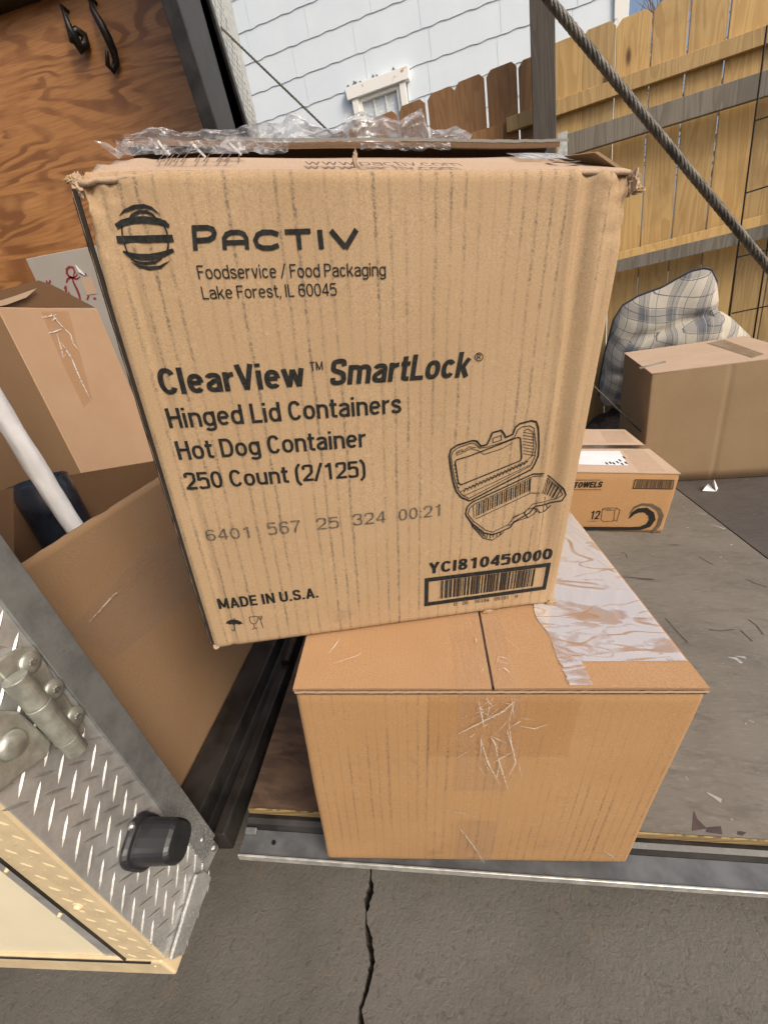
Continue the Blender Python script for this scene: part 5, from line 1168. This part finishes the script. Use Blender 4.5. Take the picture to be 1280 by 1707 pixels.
while z < HH:
    x = xL - rnd.random() * .6
    while x < xR:
        wd = .62; xa, xb = max(x + .0011, xL), min(x + wd - .0011, xR)
        segs = [(xa, xb)] if z + CH < wzb or z > wzt else [(xa, min(xb, wxa - .07)), (max(xa, wxb + .07), xb)]
        for sa, sb in segs:
            if sb - sa < .02: continue
            n = max(2, int((sb - sa) / .02)); vs = []
            for i in range(n + 1):
                xx = sa + (sb - sa) * i / n; zb_ = z + .0032 * math.sin(xx * 2 * math.pi / .21) + .0022 * math.sin(xx * 2 * math.pi / .13 + 1)
                vs += [(xx, -.0042, zb_), (xx, .003, z + CH + .012), (xx, .010, zb_)]
            fs = []
            for i in range(n): a = 3 * i; fs += [(a, a + 3, a + 4, a + 1), (a, a + 2, a + 5, a + 3)]
            fs += [(0, 1, 2), (3 * n, 3 * n + 2, 3 * n + 1)]
            sd_.add(vs, fs)
        x += wd
    z += CH
sd_.build('siding', m_house, ho, recalc=False)
MB().box((xR - .09, -.022, 0), (xR + .02, .03, HH)).build('corner_board', m_trim, ho, bevel=.003)
wn = MB(); t = .06
wn.box((wxa - t, -.045, wzb), (wxa, .05, wzt)); wn.box((wxb, -.045, wzb), (wxb + t, .05, wzt)); wn.box((wxa - t, -.045, wzb - t), (wxb + t, .05, wzb))
wo = wn.build('window', m_trim, ho, bevel=.003)
MB().prism([(wxa - .10, -.06, wzt), (wxb + .10, -.06, wzt), (wxb + .11, -.06, wzt + .095), (wxa - .11, -.06, wzt + .095)], (0, .09, 0)).build('lintel', m_trim, wo, bevel=.004)
i_ = MB(); s2 = .032
i_.box((wxa, -.025, wzb), (wxa + s2, .03, wzt)); i_.box((wxb - s2, -.025, wzb), (wxb, .03, wzt)); i_.box((wxa + s2, -.025, wzt - s2), (wxb - s2, .03, wzt)); i_.box((wxa + s2, -.025, wzb), (wxb - s2, .03, wzb + s2))
i_.build('sash', m_trim, wo, bevel=.002)
q = MB()
for k in (1, 2): xx = wxa + s2 + (wxb - wxa - 2 * s2) * k / 3; q.box((xx - .005, -.004, wzb + s2), (xx + .008, .0, wzt - s2))
q.build('glazing_bar', m_trim, wo)
q = MB(); zz_ = wzb + s2
while zz_ < wzt - s2:
    q.prism([(wxa + s2, .010, zz_), (wxa + s2, .020, zz_ + .030), (wxa + s2, .0215, zz_ + .030), (wxa + s2, .0115, zz_)], (wxb - wxa - 2 * s2, 0, 0)); zz_ += .031
q.build('blind', m_blind, wo)
MB().box((wxa + .01, .024, wzb + .01), (wxb - .01, .034, wzt - .01)).build('room_backing', m_glassdark, wo)
MB().add([(wxa + s2, .004, wzb + s2), (wxb - s2, .004, wzb + s2), (wxb - s2, .004, wzt - s2), (wxa + s2, .004, wzt - s2)], [(0, 1, 2, 3)]).build('pane', clear('pane', .5, (.99, .99, .99), .1, 1, 0, .001, .02), wo)
q = MB(); rnd = random.Random(9)
for k in range(26):
    x = wxa - .10 + rnd.random() * (wxb - wxa + .12); h = rnd.random() ** 2 * .05 + .006; zb_ = wzt + .094
    q.add([(x - .02 - rnd.random() * .02, -.0125, zb_), (x + .02 + rnd.random() * .02, -.0125, zb_), (x + rnd.uniform(-.01, .015), -.0115, zb_ + h)], [(0, 1, 2)])
q.build('paint_chip', m_chip, ho)
MB().prism([(xL - .3, -.45, HH - .05), (xL - .3, 2.5, HH + 1.7), (xL - .3, 5.45, HH - .05)], (xR - xL + .6, 0, 0)).build('roof', plain('shingle_roof', (.12, .11, .10), .9), ho)
# ------------------------------------------------------------------ bare tree beyond the house corner
tb = np.array([5.6, 9.2, GROUND]); te = thing('bare_tree', 'leafless tree with thin brown twigs against the blue sky, beyond the house corner', 'tree', Matrix.Translation(tb))
MB().tube([(0, 0, -.1), (.04, .02, 1.2), (0, .05, 2.4), (-.15, 0, 3.6)], [.16, .13, .10, .07], 10).build('trunk', m_bark, te, smooth=True)
br = MB(); rnd = random.Random(2)
def limb(p, d, L, r, dep):
    p = np.array(p, float); pts = [p]; 
    for k in range(5):
        d = nrm(d + np.array([rnd.gauss(0, .16), rnd.gauss(0, .16), rnd.gauss(0, .10) + .02])); pts.append(pts[-1] + d * L / 5)
    br.tube(pts, [r * (1 - .13 * k) for k in range(6)], 5)
    if dep:
        for k in range(5): 
            b = pts[rnd.randint(1, 5)]; limb(b, nrm(d + np.array([rnd.gauss(0, .6), rnd.gauss(0, .6), rnd.gauss(0, .5)])), L * rnd.uniform(.5, .72), r * .52, dep - 1)
for k in range(9):
    a = k * .72; limb((-.1 * (k % 2), .02, 1.9 + .19 * k), (math.cos(a), math.sin(a), .55), 1.9, .035, 3)
br.build('branches', m_bark, te)
for o in bpy.data.objects:      # hide nothing; keep names tidy
    if o.type == 'MESH': o.data.name = o.name
